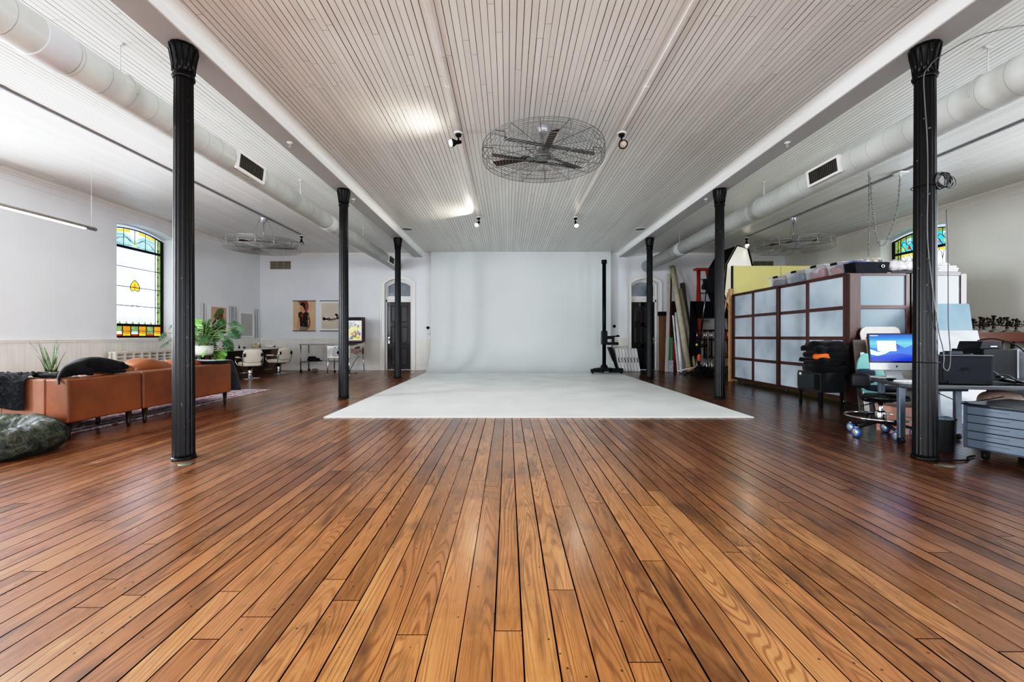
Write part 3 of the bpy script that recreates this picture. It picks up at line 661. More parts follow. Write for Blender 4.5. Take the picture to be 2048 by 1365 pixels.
for (x,y) in ((-4.64,4.50),(-4.60,5.17),(-4.60,5.40),(-4.60,6.93),(-5.5,5.40),(-5.5,6.93),(-6.28,4.5),(-6.28,5.25),(-5.0,5.2)):
    m=M(); m.lathe([(.016,.013 if x<-4.9 else 0),(.018,.02),(.032,zb)],(x,y,0),12); m.build('leg',DLEG,t)
m=M()
for y in (5.33,5.75,6.5): m.tube([(-4.568,y,zb+.01),(-4.566,y,ztp-.02)],.003,4)
for x in (-5.25,): m.tube([(x,4.42,zb+.01),(x,4.42,ztp-.02)],.003,4)
m.build('stitching',mat((104,64,42),.6),t)
# throw over the far armrest
def fold(p):
    return p+Vector((mnoise.noise(p*5)*.02,mnoise.noise(p*5+Vector((9,0,0)))*.02,mnoise.noise(p*3)*.012))
def cloth(rows,nm,mtl,lb,cat,th=.012,amp=1):
    """rows: list of polylines (equal lengths) forming a grid"""
    m=M(); A=[smooth(r,5) for r in rows]; k=len(A[0]); cols=[smooth([a[i] for a in A],5) for i in range(k)]
    h=len(cols[0]); vs=[fold(c[j]) if amp else c[j] for c in cols for j in range(h)]
    m.add(vs,[(i*h+j,(i+1)*h+j,(i+1)*h+j+1,i*h+j+1) for i in range(k-1) for j in range(h-1)],0,True)
    o=solo(m,nm,mtl,lb,cat); s=o.modifiers.new('t','SOLIDIFY'); s.thickness=th; return o
GB=mat((64,66,72),.9,var=.12,sc=10,bump=.3,bsc=80,sheen=.3,name='grey_blanket')
cloth([[(x,6.70,.70),(x,6.86,.70),(x,7.02,.692),(x,7.10,.66),(x,7.14+.02*k,.42),(x,7.17+.03*k,.17)] for k,x in enumerate((-5.55,-5.3,-5.05,-4.85,-4.68,-4.585))],'throw_blanket',GB,'charcoal grey blanket draped over the far end of the leather sofa','blanket')
# black fleece over the near backrest
def fleece():
    m=M(); nx,ns=46,44; X0,X1=-5.75,-4.96; path=smooth([(4.66,.66),(4.60,.675),(4.52,.68),(4.44,.675),(4.395,.65),(4.385,.55),(4.385,.44),(4.388,.34)],8)
    path=smooth([Vector((0,a,b)) for a,b in [(4.66,.66),(4.56,.675),(4.46,.675),(4.395,.64),(4.38,.5),(4.385,.34)]],9)
    vs=[]; k=len(path)
    for i in range(nx+1):
        for j,p in enumerate(path):
            x=X0+(X1-X0)*i/nx; w=.05*mnoise.noise(Vector((x*3,j*.1,1))) if j>k*.7 else 0
            d=abs(mnoise.noise(Vector((x*28,p.y*28+p.z*34,2))))*.045+abs(mnoise.noise(Vector((x*70,p.y*70+p.z*70,4))))*.022
            ed=min(i,nx-i,j,k-1-j); d*=min(1,ed/3+.25)
            out=Vector((0,-.5,1)) if j<k*.35 else Vector((0,-1,.1))
            if j>=k*.35 and j<k*.55: out=Vector((0,-.8,.6))
            z=p.z+(w*(1 if j>k*.7 else 0))
            if i<4: z=z
            vs.append(Vector((x+.02*mnoise.noise(Vector((0,j*.3,5))),p.y,z))+out.normalized()*(d+.012))
    m.add(vs,[(i*k+j,(i+1)*k+j,(i+1)*k+j+1,i*k+j+1) for i in range(nx) for j in range(k-1)],0,True)
    # tongue of fleece lying along the top towards the corner
    m.blob((-4.86,4.56,.675),(.20,.07,.022),.8,40,12,.018,30,3)
    return solo(m,'fleece_throw',mat((26,27,30),.95,var=.5,sc=45,bump=1.0,bsc=200,sheen=.03,name='black_fleece'),'shaggy black fleece throw hanging over the near sofa back','throw')
fleece()
# ------------------------------------------------------------------ dog lying along the sofa back
def skin(name,verts,edges,rad,mtl,parent=None,sub=2,root=0):
    me=bpy.data.meshes.new(name); me.from_pydata([tuple(v) for v in verts],edges,[]); me.materials.append(mtl)
    o=bpy.data.objects.new(name,me); COL.objects.link(o)
    s=o.modifiers.new('skin','SKIN'); s.use_smooth_shade=True
    if not me.skin_vertices:
        me.skin_vertices  # created by modifier
    return o
def skinned(name,verts,edges,rad,mtl,root=0,sub=2,post=None):
    import bmesh
    me=bpy.data.meshes.new(name); bm=bmesh.new(); lay=bm.verts.layers.skin.verify(); V=[]
    for v,r in zip(verts,rad):
        q=bm.verts.new(v); q[lay].radius=(r,r) if not isinstance(r,tuple) else r; V.append(q)
    V[root][lay].use_root=True
    for a,b in edges: bm.edges.new((V[a],V[b]))
    bm.to_mesh(me); bm.free(); o=bpy.data.objects.new(name,me); COL.objects.link(o)
    s=o.modifiers.new('skin','SKIN'); s.use_smooth_shade=True; u=o.modifiers.new('sub','SUBSURF'); u.levels=sub; u.render_levels=sub
    dg=bpy.context.evaluated_depsgraph_get(); me2=bpy.data.meshes.new_from_object(o.evaluated_get(dg)); bpy.data.objects.remove(o)
    me2.materials.clear(); me2.materials.append(mtl)
    for p in me2.polygons: p.use_smooth=True
    o=bpy.data.objects.new(name,me2); COL.objects.link(o); return o
FUR=mat((20,20,22),.75,var=.35,sc=9,bump=.35,bsc=120,sheen=.04,name='dark_grey_fur')
dz=.655; dx=-4.70
DV=[(0,4.62,.10),(0,4.76,.115),(0,4.90,.11),(0,5.02,.095),(0,5.10,.085),(0,5.17,.075),(0,5.235,.062),(0,5.285,.055),   # 0-7 pelvis..muzzle
    (0,4.54,.085),(.02,4.47,.045),(.05,4.41,-.01),(.10,4.37,-.06),                                      # 8-11 tail
    (.05,4.66,.06),(.085,4.74,.035),(.08,4.66,.022),(.085,4.75,.015),                                   # 12-15 hind leg folded
    (.05,5.0,.05),(.07,4.95,.025),(.075,5.08,.018),(.075,5.16,.016),                                    # 16-19 fore leg
    (-.05,4.66,.06),(-.085,4.74,.035),(-.08,4.66,.022),(-.085,4.75,.015),(-.05,5.0,.05),(-.07,4.95,.025),(-.07,5.08,.018),(-.07,5.16,.016)]
DE=[(0,1),(1,2),(2,3),(3,4),(4,5),(5,6),(6,7),(0,8),(8,9),(9,10),(10,11),(0,12),(12,13),(13,14),(14,15),(3,16),(16,17),(17,18),(18,19),(0,20),(20,21),(21,22),(22,23),(3,24),(24,25),(25,26),(26,27)]
DRr=[.095,.10,.102,.092,.068,.056,.034,.023,.05,.024,.015,.008,.055,.035,.02,.018,.045,.028,.02,.02,.055,.035,.02,.018,.045,.028,.02,.02]
dog=skinned('dog',[(a,b-4.75,c) for a,b,c in DV],DE,DRr,FUR)
dog.location=(dx,4.75,dz); WM[dog]=Matrix.Translation((dx,4.75,dz)); tag(dog,'dark grey dog lying along the top of the leather sofa back, tail hanging','dog')
for s in (-1,1):
    m=M(); m.tube([Vector((dx+s*.03,5.16,dz+.115)),Vector((dx+s*.055,5.15,dz+.105)),Vector((dx+s*.066,5.155,dz+.07))],[.016,.018,.006],8); m.build('ear',FUR,dog)
    m=M(); m.blob((dx+s*.024,5.225,dz+.082),(.006,.006,.006),nu=10,nv=8); m.build('eye',mat((14,12,10),.1,coat=1),dog)
m=M(); m.blob((dx,5.305,dz+.056),(.012,.009,.009),nu=12,nv=8); m.build('nose',mat((12,12,12),.3,coat=.4),dog)
# ------------------------------------------------------------------ camouflage pet bed
def camo():
    q=N('camouflage'); f=q.noise(q.obj((1,1,1.4)),6.5,2,.5,.4); c=q.ramp(f,[(.0,srgb(33,35,31)),(.42,srgb(49,54,47)),(.5,srgb(66,70,58)),(.57,srgb(52,48,41)),(.64,srgb(58,66,61))])
    for e in q.t.nodes: 
        if e.type=='VALTORGB': e.color_ramp.interpolation='CONSTANT'
    q.l(c,q.b.inputs['Base Color']); q.b.inputs['Roughness'].default_value=.6; q.b.inputs['Specular IOR Level'].default_value=.2
    q.bump(q.noise(q.obj((1,3,1)),9,4,.6,.8),.7,.03); return q.mat
m=M(); C=Vector((-4.84,3.90,0)); nu,nv=96,36; vs=[]
for i in range(nu):
    a=2*PI*i/nu
    for j in range(nv):
        b=2*PI*j/nv; R=.43+.01*sin(3*a); r=.14
        rr=R+r*1.15*cos(b); z=(.145+.145*sin(b))*(1+.10*sin(a))
        z=max(z,.002)
        wr=mnoise.noise(Vector((cos(a)*R*9+b*.6,sin(a)*R*9,b*1.2)))*.022+abs(sin(a*11+2.2*cos(b)+mnoise.noise(Vector((a*2,b,0)))*3))*-.022*(1 if sin(b)>-.2 else .2)
        rr+=wr*cos(b); z+=wr*max(0,sin(b))+.02*mnoise.noise(Vector((cos(a)*2,sin(a)*2,0)))
        vs.append(C+Vector((rr*cos(a)*1.12,rr*sin(a)*.82,z)))
m.add(vs,[(i*nv+j,((i+1)%nu)*nv+j,((i+1)%nu)*nv+(j+1)%nv,i*nv+(j+1)%nv) for i in range(nu) for j in range(nv)],0,True)
m.blob(C+Vector((0,0,.05)),(.32,.22,.04),1,30,10,.02,6,2)
solo(m,'pet_bed',camo(),'round camouflage fabric pet bed on the floor behind the sofa','pet bed',loc=(C.x,C.y,0))
# ------------------------------------------------------------------ rug
def rugm():
    q=N('persian_rug'); v=q.obj(); vo=q.n('ShaderNodeTexVoronoi'); q.l(v,vo.inputs['Vector']); vo.inputs['Scale'].default_value=9
    f=q.noise(v,14,3,.6,1); c=q.ramp(q.math('MULTIPLY_ADD',vo.outputs['Distance'],.6,q.math('MULTIPLY',f,.5)),[(.2,srgb(126,58,58)),(.42,srgb(96,86,110)),(.55,srgb(190,176,176)),(.7,srgb(112,70,84))])
    q.l(c,q.b.inputs['Base Color']); q.b.inputs['Roughness'].default_value=.95; q.bump(f,.4,.01); return q.mat
m=M(); m.box((-7.3,4.7,.001),(-4.86,8.7,.012)); t=thing('persian_rug','worn red and blue patterned rug under the leather sofa','rug',(-6.1,6.7,0)); m.build('pile',rugm(),t)
m=M(); m.box((-4.90,4.7,.012),(-4.87,8.7,.014)); m.box((-7.29,8.6,.012),(-4.9,8.63,.014)); m.box((-5.05,4.8,.012),(-5.03,8.5,.0135)); m.build('border',mat((206,196,190),.95,var=.2,sc=30),t)
m=M()
for i in range(60):
    x=-7.28+2.4*i/59; m.tube([(x,8.7,.006),(x+random.uniform(-.01,.01),8.75,.004)],.003,4)
m.build('fringe',mat((214,206,196),.95),t)
# ------------------------------------------------------------------ snake plant
pc=P(104,744,6.5); pz=HC-.535
t=thing('snake_plant','snake plant with upright sword leaves in a tan box planter behind the sofa','plant',(pc.x,6.5,0))
m=M(); m.box((pc.x-.14,6.36,pz-.22),(pc.x+.17,6.64,pz)); m.build('planter',mat((176,150,106),.6,var=.1,sc=8),t,bevel=.008)
m=M()
for sx in (-.12,.15):
    for sy in (6.38,6.62): m.box((pc.x+sx-.015,sy-.015,0),(pc.x+sx+.015,sy+.015,pz-.2))
m.build('planter_stand',DLEG,t)
m=M(); m.box((pc.x-.13,6.37,pz-.01),(pc.x+.16,6.63,pz+.002)); m.build('soil',mat((50,36,26),.95,var=.3,sc=40),t)
SNK=mat((62,78,46),.4,var=.35,sc=5,stretch=(1,1,9),name='snake_leaf')
for (bx,tx,ty,w) in ((92,75,712,.016),(96,76,682,.03),(103,88,694,.03),(107,113,680,.034),(108,118,688,.028),(112,133,704,.016),(98,59,684,.012)):
    a=P(bx,743,6.5+random.uniform(-.06,.06)); b=P(tx,ty,6.5+random.uniform(-.15,.15)); m=M(); n=10; L=[];Rr_=[]
    for i in range(n+1):
        s=i/n; c=a.lerp(b,s)+Vector((0,0,.03*sin(PI*s))); ww=w*(sin(PI*(.25+.75*s))**.7 if s<1 else 0)
        L.append(c+Vector((-ww,.01*sin(3*s),0))); Rr_.append(c+Vector((ww,-.01*sin(3*s),0)))
    m.add(L+Rr_,[(i,i+1,n+2+i,n+1+i) for i in range(n)],0,True); o=m.build('leaf',SNK,t); k=o.modifiers.new('s','SOLIDIFY'); k.thickness=.004
# ------------------------------------------------------------------ radiator
t=thing('cast_iron_radiator','cream cast iron radiator with slotted panels under the left stained glass window','radiator',(-7.85,9.3,0))
CRM=mat((212,207,196),.45,var=.04,name='cream_enamel'); zt,zb=HC-.30,.14
m=M(); y=8.46; k=0
while y<10.35:
    m.box((-7.93,y,zb),(-7.78,y+.04,zt)); 
    zz=zb+.03
    for i in range(8): m.box((-7.92,y+.04,zz+i*.07),(-7.79,y+.2,zz+i*.07+.035))
    m.box((-7.93,y+.04,zt-.05),(-7.78,y+.2,zt)); m.box((-7.93,y+.04,zb),(-7.78,y+.2,zb+.03)); y+=.2
m.box((-7.93,y,zb),(-7.78,y+.04,zt)); m.build('radiator_sections',CRM,t,bevel=.004)
m=M(); m.tube([(-7.855,8.42,zt-.015),(-7.855,y+.08,zt-.015)],.02,10); m.tube([(-7.855,8.42,zt-.02),(-7.855,8.40,.3),(-7.855,8.40,0)],.016,8); m.build('pipe',CRM,t)
for yy in (8.5,y): m=M(); m.lathe([(.035,0),(.02,.04),(.03,.15)],(-7.855,yy,0),12); m.build('foot',CRM,t)
# ------------------------------------------------------------------ plant stool + monstera
mc=P(406,711,8.3); st=thing('plant_stool','small round dark stool under the leafy monstera','stool',(mc.x,8.3,0))
m=M(); m.lathe([(0,mc.z-.03),(.17,mc.z-.03),(.18,mc.z-.02),(.18,mc.z-.005),(.17,mc.z),(0,mc.z)],(mc.x,8.3,0),28); m.build('stool_top',mat((58,40,32),.3,coat=.3),st)
for k in range(4):
    a=PI/4+k*PI/2; m=M(); m.tube([(mc.x+.11*cos(a),8.3+.11*sin(a),mc.z-.03),(mc.x+.16*cos(a),8.3+.16*sin(a),0)],.015,8); m.build('leg',DLEG,st)
mp=thing('monstera_plant','big monstera with split green leaves in a white pot on a round stool','plant',(mc.x,8.3,mc.z))
ph=.19; m=M(); m.lathe([(0,mc.z),(.14,mc.z),(.17,mc.z+.06),(.185,mc.z+ph),(.165,mc.z+ph),(.16,mc.z+ph-.03),(0,mc.z+ph-.03)],(mc.x,8.3,0),32); m.build('pot',mat((214,214,206),.4,var=.05),mp)
m=M(); m.lathe([(0,mc.z+ph-.02),(.16,mc.z+ph-.025)],(mc.x,8.3,0),20); m.build('soil',mat((48,36,28),.95,var=.3,sc=40),mp)
def monleaf(c,dirv,up,L,mi,m):
    d=Vector(dirv).normalized(); s=d.cross(Vector(up)).normalized(); u=s.cross(d)
    half=[(0,0),(-.12,.16),(-.06,.34),(.06,.46),(.12,.44),(.16,.13),(.20,.14),(.2,.46),(.31,.50),(.34,.12),(.38,.12),(.42,.48),(.52,.45),(.52,.10),(.56,.10),(.62,.40),(.72,.34),(.69,.08),(.74,.08),(.80,.26),(.88,.18),(1.0,0)]
    for sg in (-1,1):
        for i in range(len(half)-1):
            a,b=half[i],half[i+1]
            f=lambda p,w:c+d*p*L+s*sg*w*L-u*(w*w*.35+max(0,p)**2*.30)*L
            q=[f(a[0],a[1]),f(b[0],b[1]),f(max(b[0],0),0),f(max(a[0],0),0)]
            m.add(q,[(0,1,2,3)],mi,True)
MG=[mat((34,70,34),.3,var=.3,sc=10,coat=.12,name='leaf_dark'),mat((88,146,44),.35,var=.15,sc=10,name='leaf_light',coat=.1),mat((66,98,72),.3,var=.2,sc=10,coat=.12,name='leaf_grey')]
root=Vector((mc.x,8.3,mc.z+ph-.03)); random.seed(21)
LV=[(405,645,.30,1,-.1),(392,640,.26,1,-.2),(440,640,.22,0,.3),(462,662,.24,0,.5),(452,688,.24,0,.4),(425,690,.22,0,.1),(412,672,.26,0,0),(430,668,.26,0,.2),(398,668,.24,2,-.2),(465,646,.22,2,.6),(330,668,.22,2,-.8),(348,648,.22,2,-.7),(335,684,.22,2,-.8),
    (388,655,.24,0,-.4),(420,655,.24,0,.1),(445,712,.17,1,.3),(424,705,.18,1,.2),(408,700,.18,1,0),(398,716,.16,2,-.1),(436,655,.2,0,.2),(418,640,.2,0,0),(352,690,.2,2,-.6),(376,672,.24,0,-.4),(447,675,.2,0,.4),(432,720,.14,1,.2),(384,690,.2,0,-.3)]
LV+=[(px+random.uniform(-14,14),py+random.uniform(-12,14),L*.8,mi,dx_) for px,py,L,mi,dx_ in LV if px>380][:16]
for i,(px,py,L,mi,dx_) in enumerate(LV):
    L*=.85
    Y=8.3+random.uniform(-.3,.35); p=P(px,py,Y); m=M(); st_=M()
    mid=(root+p)/2+Vector((0,0,.12)); st_.cable([root,mid,p+Vector((0,0,.01))],.006,5,res=5); so=st_.build('stem',mat((110,130,70),.5,var=.2),mp)
    monleaf(p,(dx_+random.uniform(-.25,.25),random.uniform(-.5,.1),-.55+random.uniform(-.2,.25)),(random.uniform(-.3,.3),-.75,.8),L,mi,m); m.build('leaf',MG[mi],so)
# ------------------------------------------------------------------ makeup counter along the left wall
t=thing('makeup_counter','long white makeup counter over brown cabinets in the far left corner','counter',(-7.65,12.1,0)); cz=HC-.335
m=M(); m.box((-8.03,10.4,cz-.045),(-7.26,13.81,cz)); m.build('worktop',mat((228,227,222),.35,var=.02),t,bevel=.006)
BR=mat((104,84,70),.5,var=.1,sc=6,name='brown_laminate')
for y0,y1 in ((10.75,11.05),(11.95,12.25),(13.2,13.8)):
    m=M(); m.box((-8.02,y0,0.0),(-7.34,y1,cz-.046)); b=m.build('cabinet_base',BR,t,bevel=.004)
    for k in range(3): m=M(); m.box((-7.34,y0+.02,.08+k*.21),(-7.325,y1-.02,.27+k*.21)); m.build('drawer_front',mat((120,98,82),.45,var=.08),b,bevel=.003)
m=M(); m.box((-8.02,10.5,.5),(-7.99,13.8,cz-.046)); m.build('back_panel',BR,t)
# things on the counter
def item(nm,m,mt,lb,cat,**k): return solo(m,nm,mt,lb,cat,**k)
def cpt(px,y): return Vector(((px-CX)*y/F,y,cz))
p=cpt(474,11.9); m=M(); m.lathe([(0,0),(.02,0),(.02,.06),(.008,.07),(.014,.10),(0,.11)],(-7.5,11.9,cz),14); item('makeup_bottle',m,BLK,'small black bottle with a bulb top on the makeup counter','bottle')
m=M(); m.lathe([(0,0),(.025,0),(.03,.04),(.028,.055),(0,.06)],(-7.42,12.0,cz),14); item('makeup_jar',m,mat((60,44,36),.3),'small brown jar on the makeup counter','jar')
m=M(); m.box((-7.62,11.25,cz),(-7.45,11.55,cz+.018)); item('red_notebook',m,mat((150,70,50),.6),'flat reddish notebook on the makeup counter by the monstera','notebook',bevel=.003)
m=M(); m.lathe([(.0,0),(.06,0),(.10,.05),(.115,.08),(.108,.08),(.095,.05),(.055,.008),(0,.008)],(-7.55,12.75,cz),24); item('glass_bowl',m,mat((196,180,140),.15,var=.2,sc=20),'small glass bowl of bits on the makeup counter','bowl')
m=M(); m.lathe([(0,0),(.07,0),(.08,.1),(.085,.13),(.08,.135),(.07,.02),(0,.02)],(-7.7,13.15,cz),24); item('chrome_basin',m,CHR,'round metal dish at the far end of the makeup counter','dish')
m=M(); m.blob((-7.5,13.4,cz+.045),(.12,.09,.045),.6,24,12,.02,9,3); item('white_cloth',m,mat((236,234,230),.8),'crumpled white cloth at the corner end of the makeup counter','cloth')
m=M(); m.lathe([(0,0),(.02,0),(.02,.05),(0,.05)],(-7.36,13.45,cz),12); item('black_cap',m,BLK,'small black cap by the white cloth on the makeup counter','cap')  # loose black cap, modelled as a short cylinder
# wall lights, mirror, framed print on the left wall
for y,lb in ((11.2,'leftmost slim vertical grey light bar above the makeup counter'),(12.33,'slim vertical light bar right of the portrait print'),(12.52,'slim vertical light bar left of the blank mirror'),(13.6,'slim vertical light bar nearest the far left corner')):
    t=thing('vertical_light_bar',lb,'light bar',(XL+.03,y,HC-.05),group='makeup light bars'); m=M(); m.box((XL+.012,y-.035,HC-.05),(XL+.06,y+.035,HC+.89)); m.build('bar_housing',mat((186,188,188),.4),t,bevel=.004)
    m=M(); m.box((XL+.06,y-.022,HC-.02),(XL+.068,y+.022,HC+.86)); m.build('bar_diffuser',mat((150,154,156),.4),t)
t=thing('makeup_mirror','blank grey mirror in a white frame above the makeup counter','mirror',(XL+.03,13.08,HC)); m=M()
for a,b,c,d in ((12.72,13.46,.70,.76),(12.72,13.46,-.03,.03),(12.72,12.79,.03,.70),(13.39,13.46,.03,.70)): m.box((XL+.012,a,HC+c),(XL+.05,b,HC+d))
m.build('mirror_frame',WHT,t,bevel=.004); m=M(); m.box((XL+.012,12.79,HC+.03),(XL+.03,13.39,HC+.70)); m.build('mirror_glass',mat((178,178,172),.25,var=.03),t)
t=thing('portrait_print','framed colour portrait of a person in a green headscarf behind the monstera','picture',(XL+.03,11.8,HC+.1)); m=M(); m.box((XL+.012,11.38,HC+.02),(XL+.035,12.26,HC+.84)); m.build('mount_board',WHT,t,bevel=.004)
SK=mat((122,78,54),.6,var=.15,sc=14); 
m=M(); q=lambda u,v,d:(XL+.036+d,11.83+u*.31,HC+.46+v*.36)
def flat(m,q,pts,mi,d): m.poly([q(u,v,d) for u,v in pts],mi)
flat(m,q,[(-1,-1),(1,-1),(1,1),(-1,1)],0,0); flat(m,q,[(-.8,-1),(.9,-1),(.8,-.1),(.4,.2),(-.3,.2),(-.9,-.3)],1,.001); flat(m,q,[(-.1,-.1),(.4,-.1),(.55,.3),(.5,.65),(.2,.8),(-.1,.6),(-.15,.2)],2,.002); flat(m,q,[(-.7,.3),(-.2,.85),(.5,.95),(.7,.6),(.3,.55),(-.1,.45),(-.4,-.1)],3,.003); flat(m,q,[(.35,-.9),(.75,-.95),(.6,-.55)],2,.004); flat(m,q,[(-.6,-1),(-.4,-1),(-.2,0),(-.35,.1)],4,.004)
flat(m,q,[(.12,.36),(.2,.36),(.2,.42),(.12,.42)],1,.004); flat(m,q,[(.3,.36),(.38,.36),(.38,.42),(.3,.42)],1,.004); flat(m,q,[(.18,.1),(.36,.1),(.34,.15),(.2,.15)],5,.004)
m.build('printed_image',[mat((196,160,136),.5,var=.06),mat((52,40,38),.5,var=.4,sc=30),SK,mat((92,120,64),.5,var=.4,sc=40),mat((200,206,210),.5),mat((150,50,44),.5)],t)
# ------------------------------------------------------------------ salon chairs
SEAT=mat((226,220,204),.4,var=.03,sc=4,coat=.1,name='cream_vinyl')
def salon():
    t=thing('salon_chair','x','salon chair')
    m=M(); m.lathe([(0,.0),(.25,.0),(.27,.008),(.26,.018),(.12,.035),(.06,.05),(.0,.05)],n=40); m.build('base_plate',CHR,t)
    m=M(); m.lathe([(.065,.04),(.062,.26),(.045,.27),(.04,.34)],n=24); m.build('hydraulic_column',CHR,t)
    m=M(); m.blob((0,-.02,.40),(.255,.25,.065),.45,36,16,.006,4,1); m.build('seat',SEAT,t)
    m=M(); m.ob((0,0,.335),(.3,.3,.03)); m.build('seat_plate',BLKM,t,bevel=.005)
    def fn(q): return Vector((q.x,q.y-.6*q.x*q.x,q.z))
    m=M(); m.blob((0,.26,.62),(.245,.05,.19),.5,36,18,.004,4,2,fn=fn,tilt=(-.16,0,0)); m.build('backrest',SEAT,t)
    for s in (-1,1):
        m=M(); m.cable([(s*.23,.18,.33),(s*.255,.24,.45),(s*.25,.285,.62),(s*.21,.30,.74)],.011,8); m.build('back_frame',CHR,t)
        m=M(); m.ob((s*.215,.295,.65),(.06,.03,.09)); m.build('bracket',BLKM,t,bevel=.005)
        m=M(); m.cable([(s*.25,-.12,.36),(s*.30,-.17,.45),(s*.30,-.14,.56),(s*.285,.1,.58),(s*.255,.25,.56)],.011,8); ar=m.build('arm_frame',CHR,t)
        m=M(); m.blob((s*.295,-.03,.585),(.035,.15,.022),.6,20,10); m.build('arm_pad',SEAT,ar)
    m=M(); m.cable([(-.12,-.2,.3),(-.14,-.34,.2),(-.14,-.42,.14),(0,-.44,.13),(.14,-.42,.14),(.14,-.34,.2),(.12,-.2,.3)],.011,8); m.build('footrest',CHR,t)
    m=M(); m.cable([(.05,0,.28),(.16,.05,.26),(.24,.10,.20)],.008,6); m.build('pump_lever',BLKM,t)
    return t
sc=salon(); sc.location=(-6.70,11.07,0); sc.rotation_euler=(0,0,math.radians(18)); sc['label']='cream salon chair on a round chrome base, nearer of the two'; sc['group']='salon chairs at the makeup counter'
# seat faces +y? chair's back is at +y; the sitter looks to -y in local space
sc.rotation_euler=(0,0,math.radians(228)); sc.scale=(.93,.93,.95)
dup(sc,(-6.70,12.45,0),rz=math.radians(252),label='cream salon chair turned sideways at the far end of the makeup counter')
m=M(); m.cable([(-6.4,12.95,.01),(-6.2,13.1,.012),(-6.05,13.2,.03)],.012,6); m.blob((-5.98,13.22,.05),(.09,.06,.05),.7,16,10); item('floor_pedal',m,mat((120,112,104),.6),'small grey pedal with a cable on the floor against the back wall','pedal')
# ------------------------------------------------------------------ hanging posters on the back wall
def scroll(nm,x0,x1,lb,draw,mats):
    z0,z1=HC+.19,HC+1.165; t=thing(nm,lb,'poster',((x0+x1)/2,YB-.02,z0)); m=M(); m.box((x0,YB-.016,z0),(x1,YB-.012,z1)); q=lambda u,v,d:(x0+(x1-x0)*u,YB-.0165-d,z0+(z1-z0)*v)
    m.m=[0]*6; draw(m,q); m.build('printed_sheet',mats,t)
    for z in (z0,z1):
        b=M(); b.box((x0-.01,YB-.028,z-.012),(x1+.01,YB-.008,z+.012)); b.build('hanging_rail',mat((64,60,56),.5),t)
def punk(m,q):
    A=lambda pts,mi,d: m.poly([q(u,v,d) for u,v in pts],mi)
    A([(.20,.97),(.62,1.0),(.69,.9),(.70,.78),(.65,.66),(.55,.64),(.5,.72),(.58,.85),(.45,.93),(.3,.92)],1,.0005)
    A([(.28,.9),(.45,.95),(.56,.9),(.56,.84),(.42,.83),(.33,.85)],2,.001)
    A([(.33,.83),(.5,.84),(.56,.78),(.55,.70),(.48,.62),(.40,.65),(.34,.71),(.31,.76)],3,.0015)
    A([(.42,.86),(.56,.87),(.57,.72),(.51,.68),(.49,.76),(.44,.80)],2,.002)
    A([(.38,.66),(.52,.68),(.53,.6),(.40,.58)],3,.0012)
    A([(.24,.60),(.36,.65),(.46,.58),(.58,.66),(.71,.59),(.74,.44),(.66,.36),(.68,.12),(.60,.04),(.32,.06),(.30,.3),(.24,.44)],2,.0015)
    A([(.22,.48),(.30,.42),(.28,.26),(.25,.1),(.16,.04),(.17,.26)],3,.0022); A([(.68,.58),(.76,.44),(.79,.28),(.76,.14),(.64,.02),(.60,.1),(.69,.2),(.70,.34),(.64,.46)],4,.0022)
    A([(.38,.62),(.46,.52),(.42,.40),(.36,.5)],1,.0024); A([(.30,.16),(.62,.12),(.64,.0),(.28,.0)],5,.0022)
    random.seed(5)
    for i in range(46):
        u=random.uniform(.27,.68); v=random.uniform(.08,.62); s=.008+.012*random.random(); A([(u,v),(u+s*1.6,v+s*.3),(u+s,v+s*1.2)],6 if i%3 else 5,.003)
    A([(.16,.06),(.24,.07),(.26,.01),(.17,.0)],3,.003); A([(.36,.75),(.39,.76),(.39,.74),(.36,.735)],2,.003)
PT=mat((206,174,138),.55,var=.07,sc=2); 
scroll('hanging_poster',-6.97,-6.25,'hanging poster of a person with a red mohawk and studded vest',punk,[PT,mat((140,58,46),.55,var=.2,sc=20),mat((38,32,34),.5,var=.5,sc=40),mat((198,146,108),.55,var=.1,sc=12),mat((142,92,62),.55,var=.15,sc=12),mat((130,120,100),.5,var=.4,sc=60),mat((190,186,176),.4)])
def bike(m,q):
    A=lambda pts,mi,d: m.poly([q(u,v,d) for u,v in pts],mi); c=lambda u,v,r,mi,d:A([(u+r*cos(k*PI/8),v+r*.75*sin(k*PI/8)) for k in range(16)],mi,d)
    A([(.05,.07),(.95,.07),(.95,.93),(.05,.93)],1,.0005); c(.17,.40,.07,2,.001); c(.38,.40,.06,2,.001); c(.38,.40,.02,1,.0015); c(.93,.42,.035,2,.001)
    A([(.12,.50),(.135,.50),(.14,.40),(.12,.40)],2,.001); A([(.17,.43),(.5,.395),(.7,.42),(.9,.44),(.9,.41),(.7,.385),(.4,.36),(.2,.37)],2,.001); A([(.66,.57),(.74,.58),(.80,.53),(.86,.46),(.80,.42),(.73,.43),(.71,.50),(.65,.53)],2,.0015); A([(.77,.5),(.8,.5),(.82,.46),(.79,.45)],1,.002)
    A([(.3,.35),(.55,.36),(.72,.385),(.6,.345),(.4,.33)],3,.001); A([(.5,.42),(.66,.43),(.66,.435),(.5,.43)],3,.001)
scroll('hanging_poster',-6.09,-5.36,'hanging poster of a long low motorcycle rider on a beige ground',bike,[WHT,mat((208,196,178),.55,var=.05,sc=2),mat((34,24,20),.5,var=.3,sc=40),mat((120,96,76),.5)])
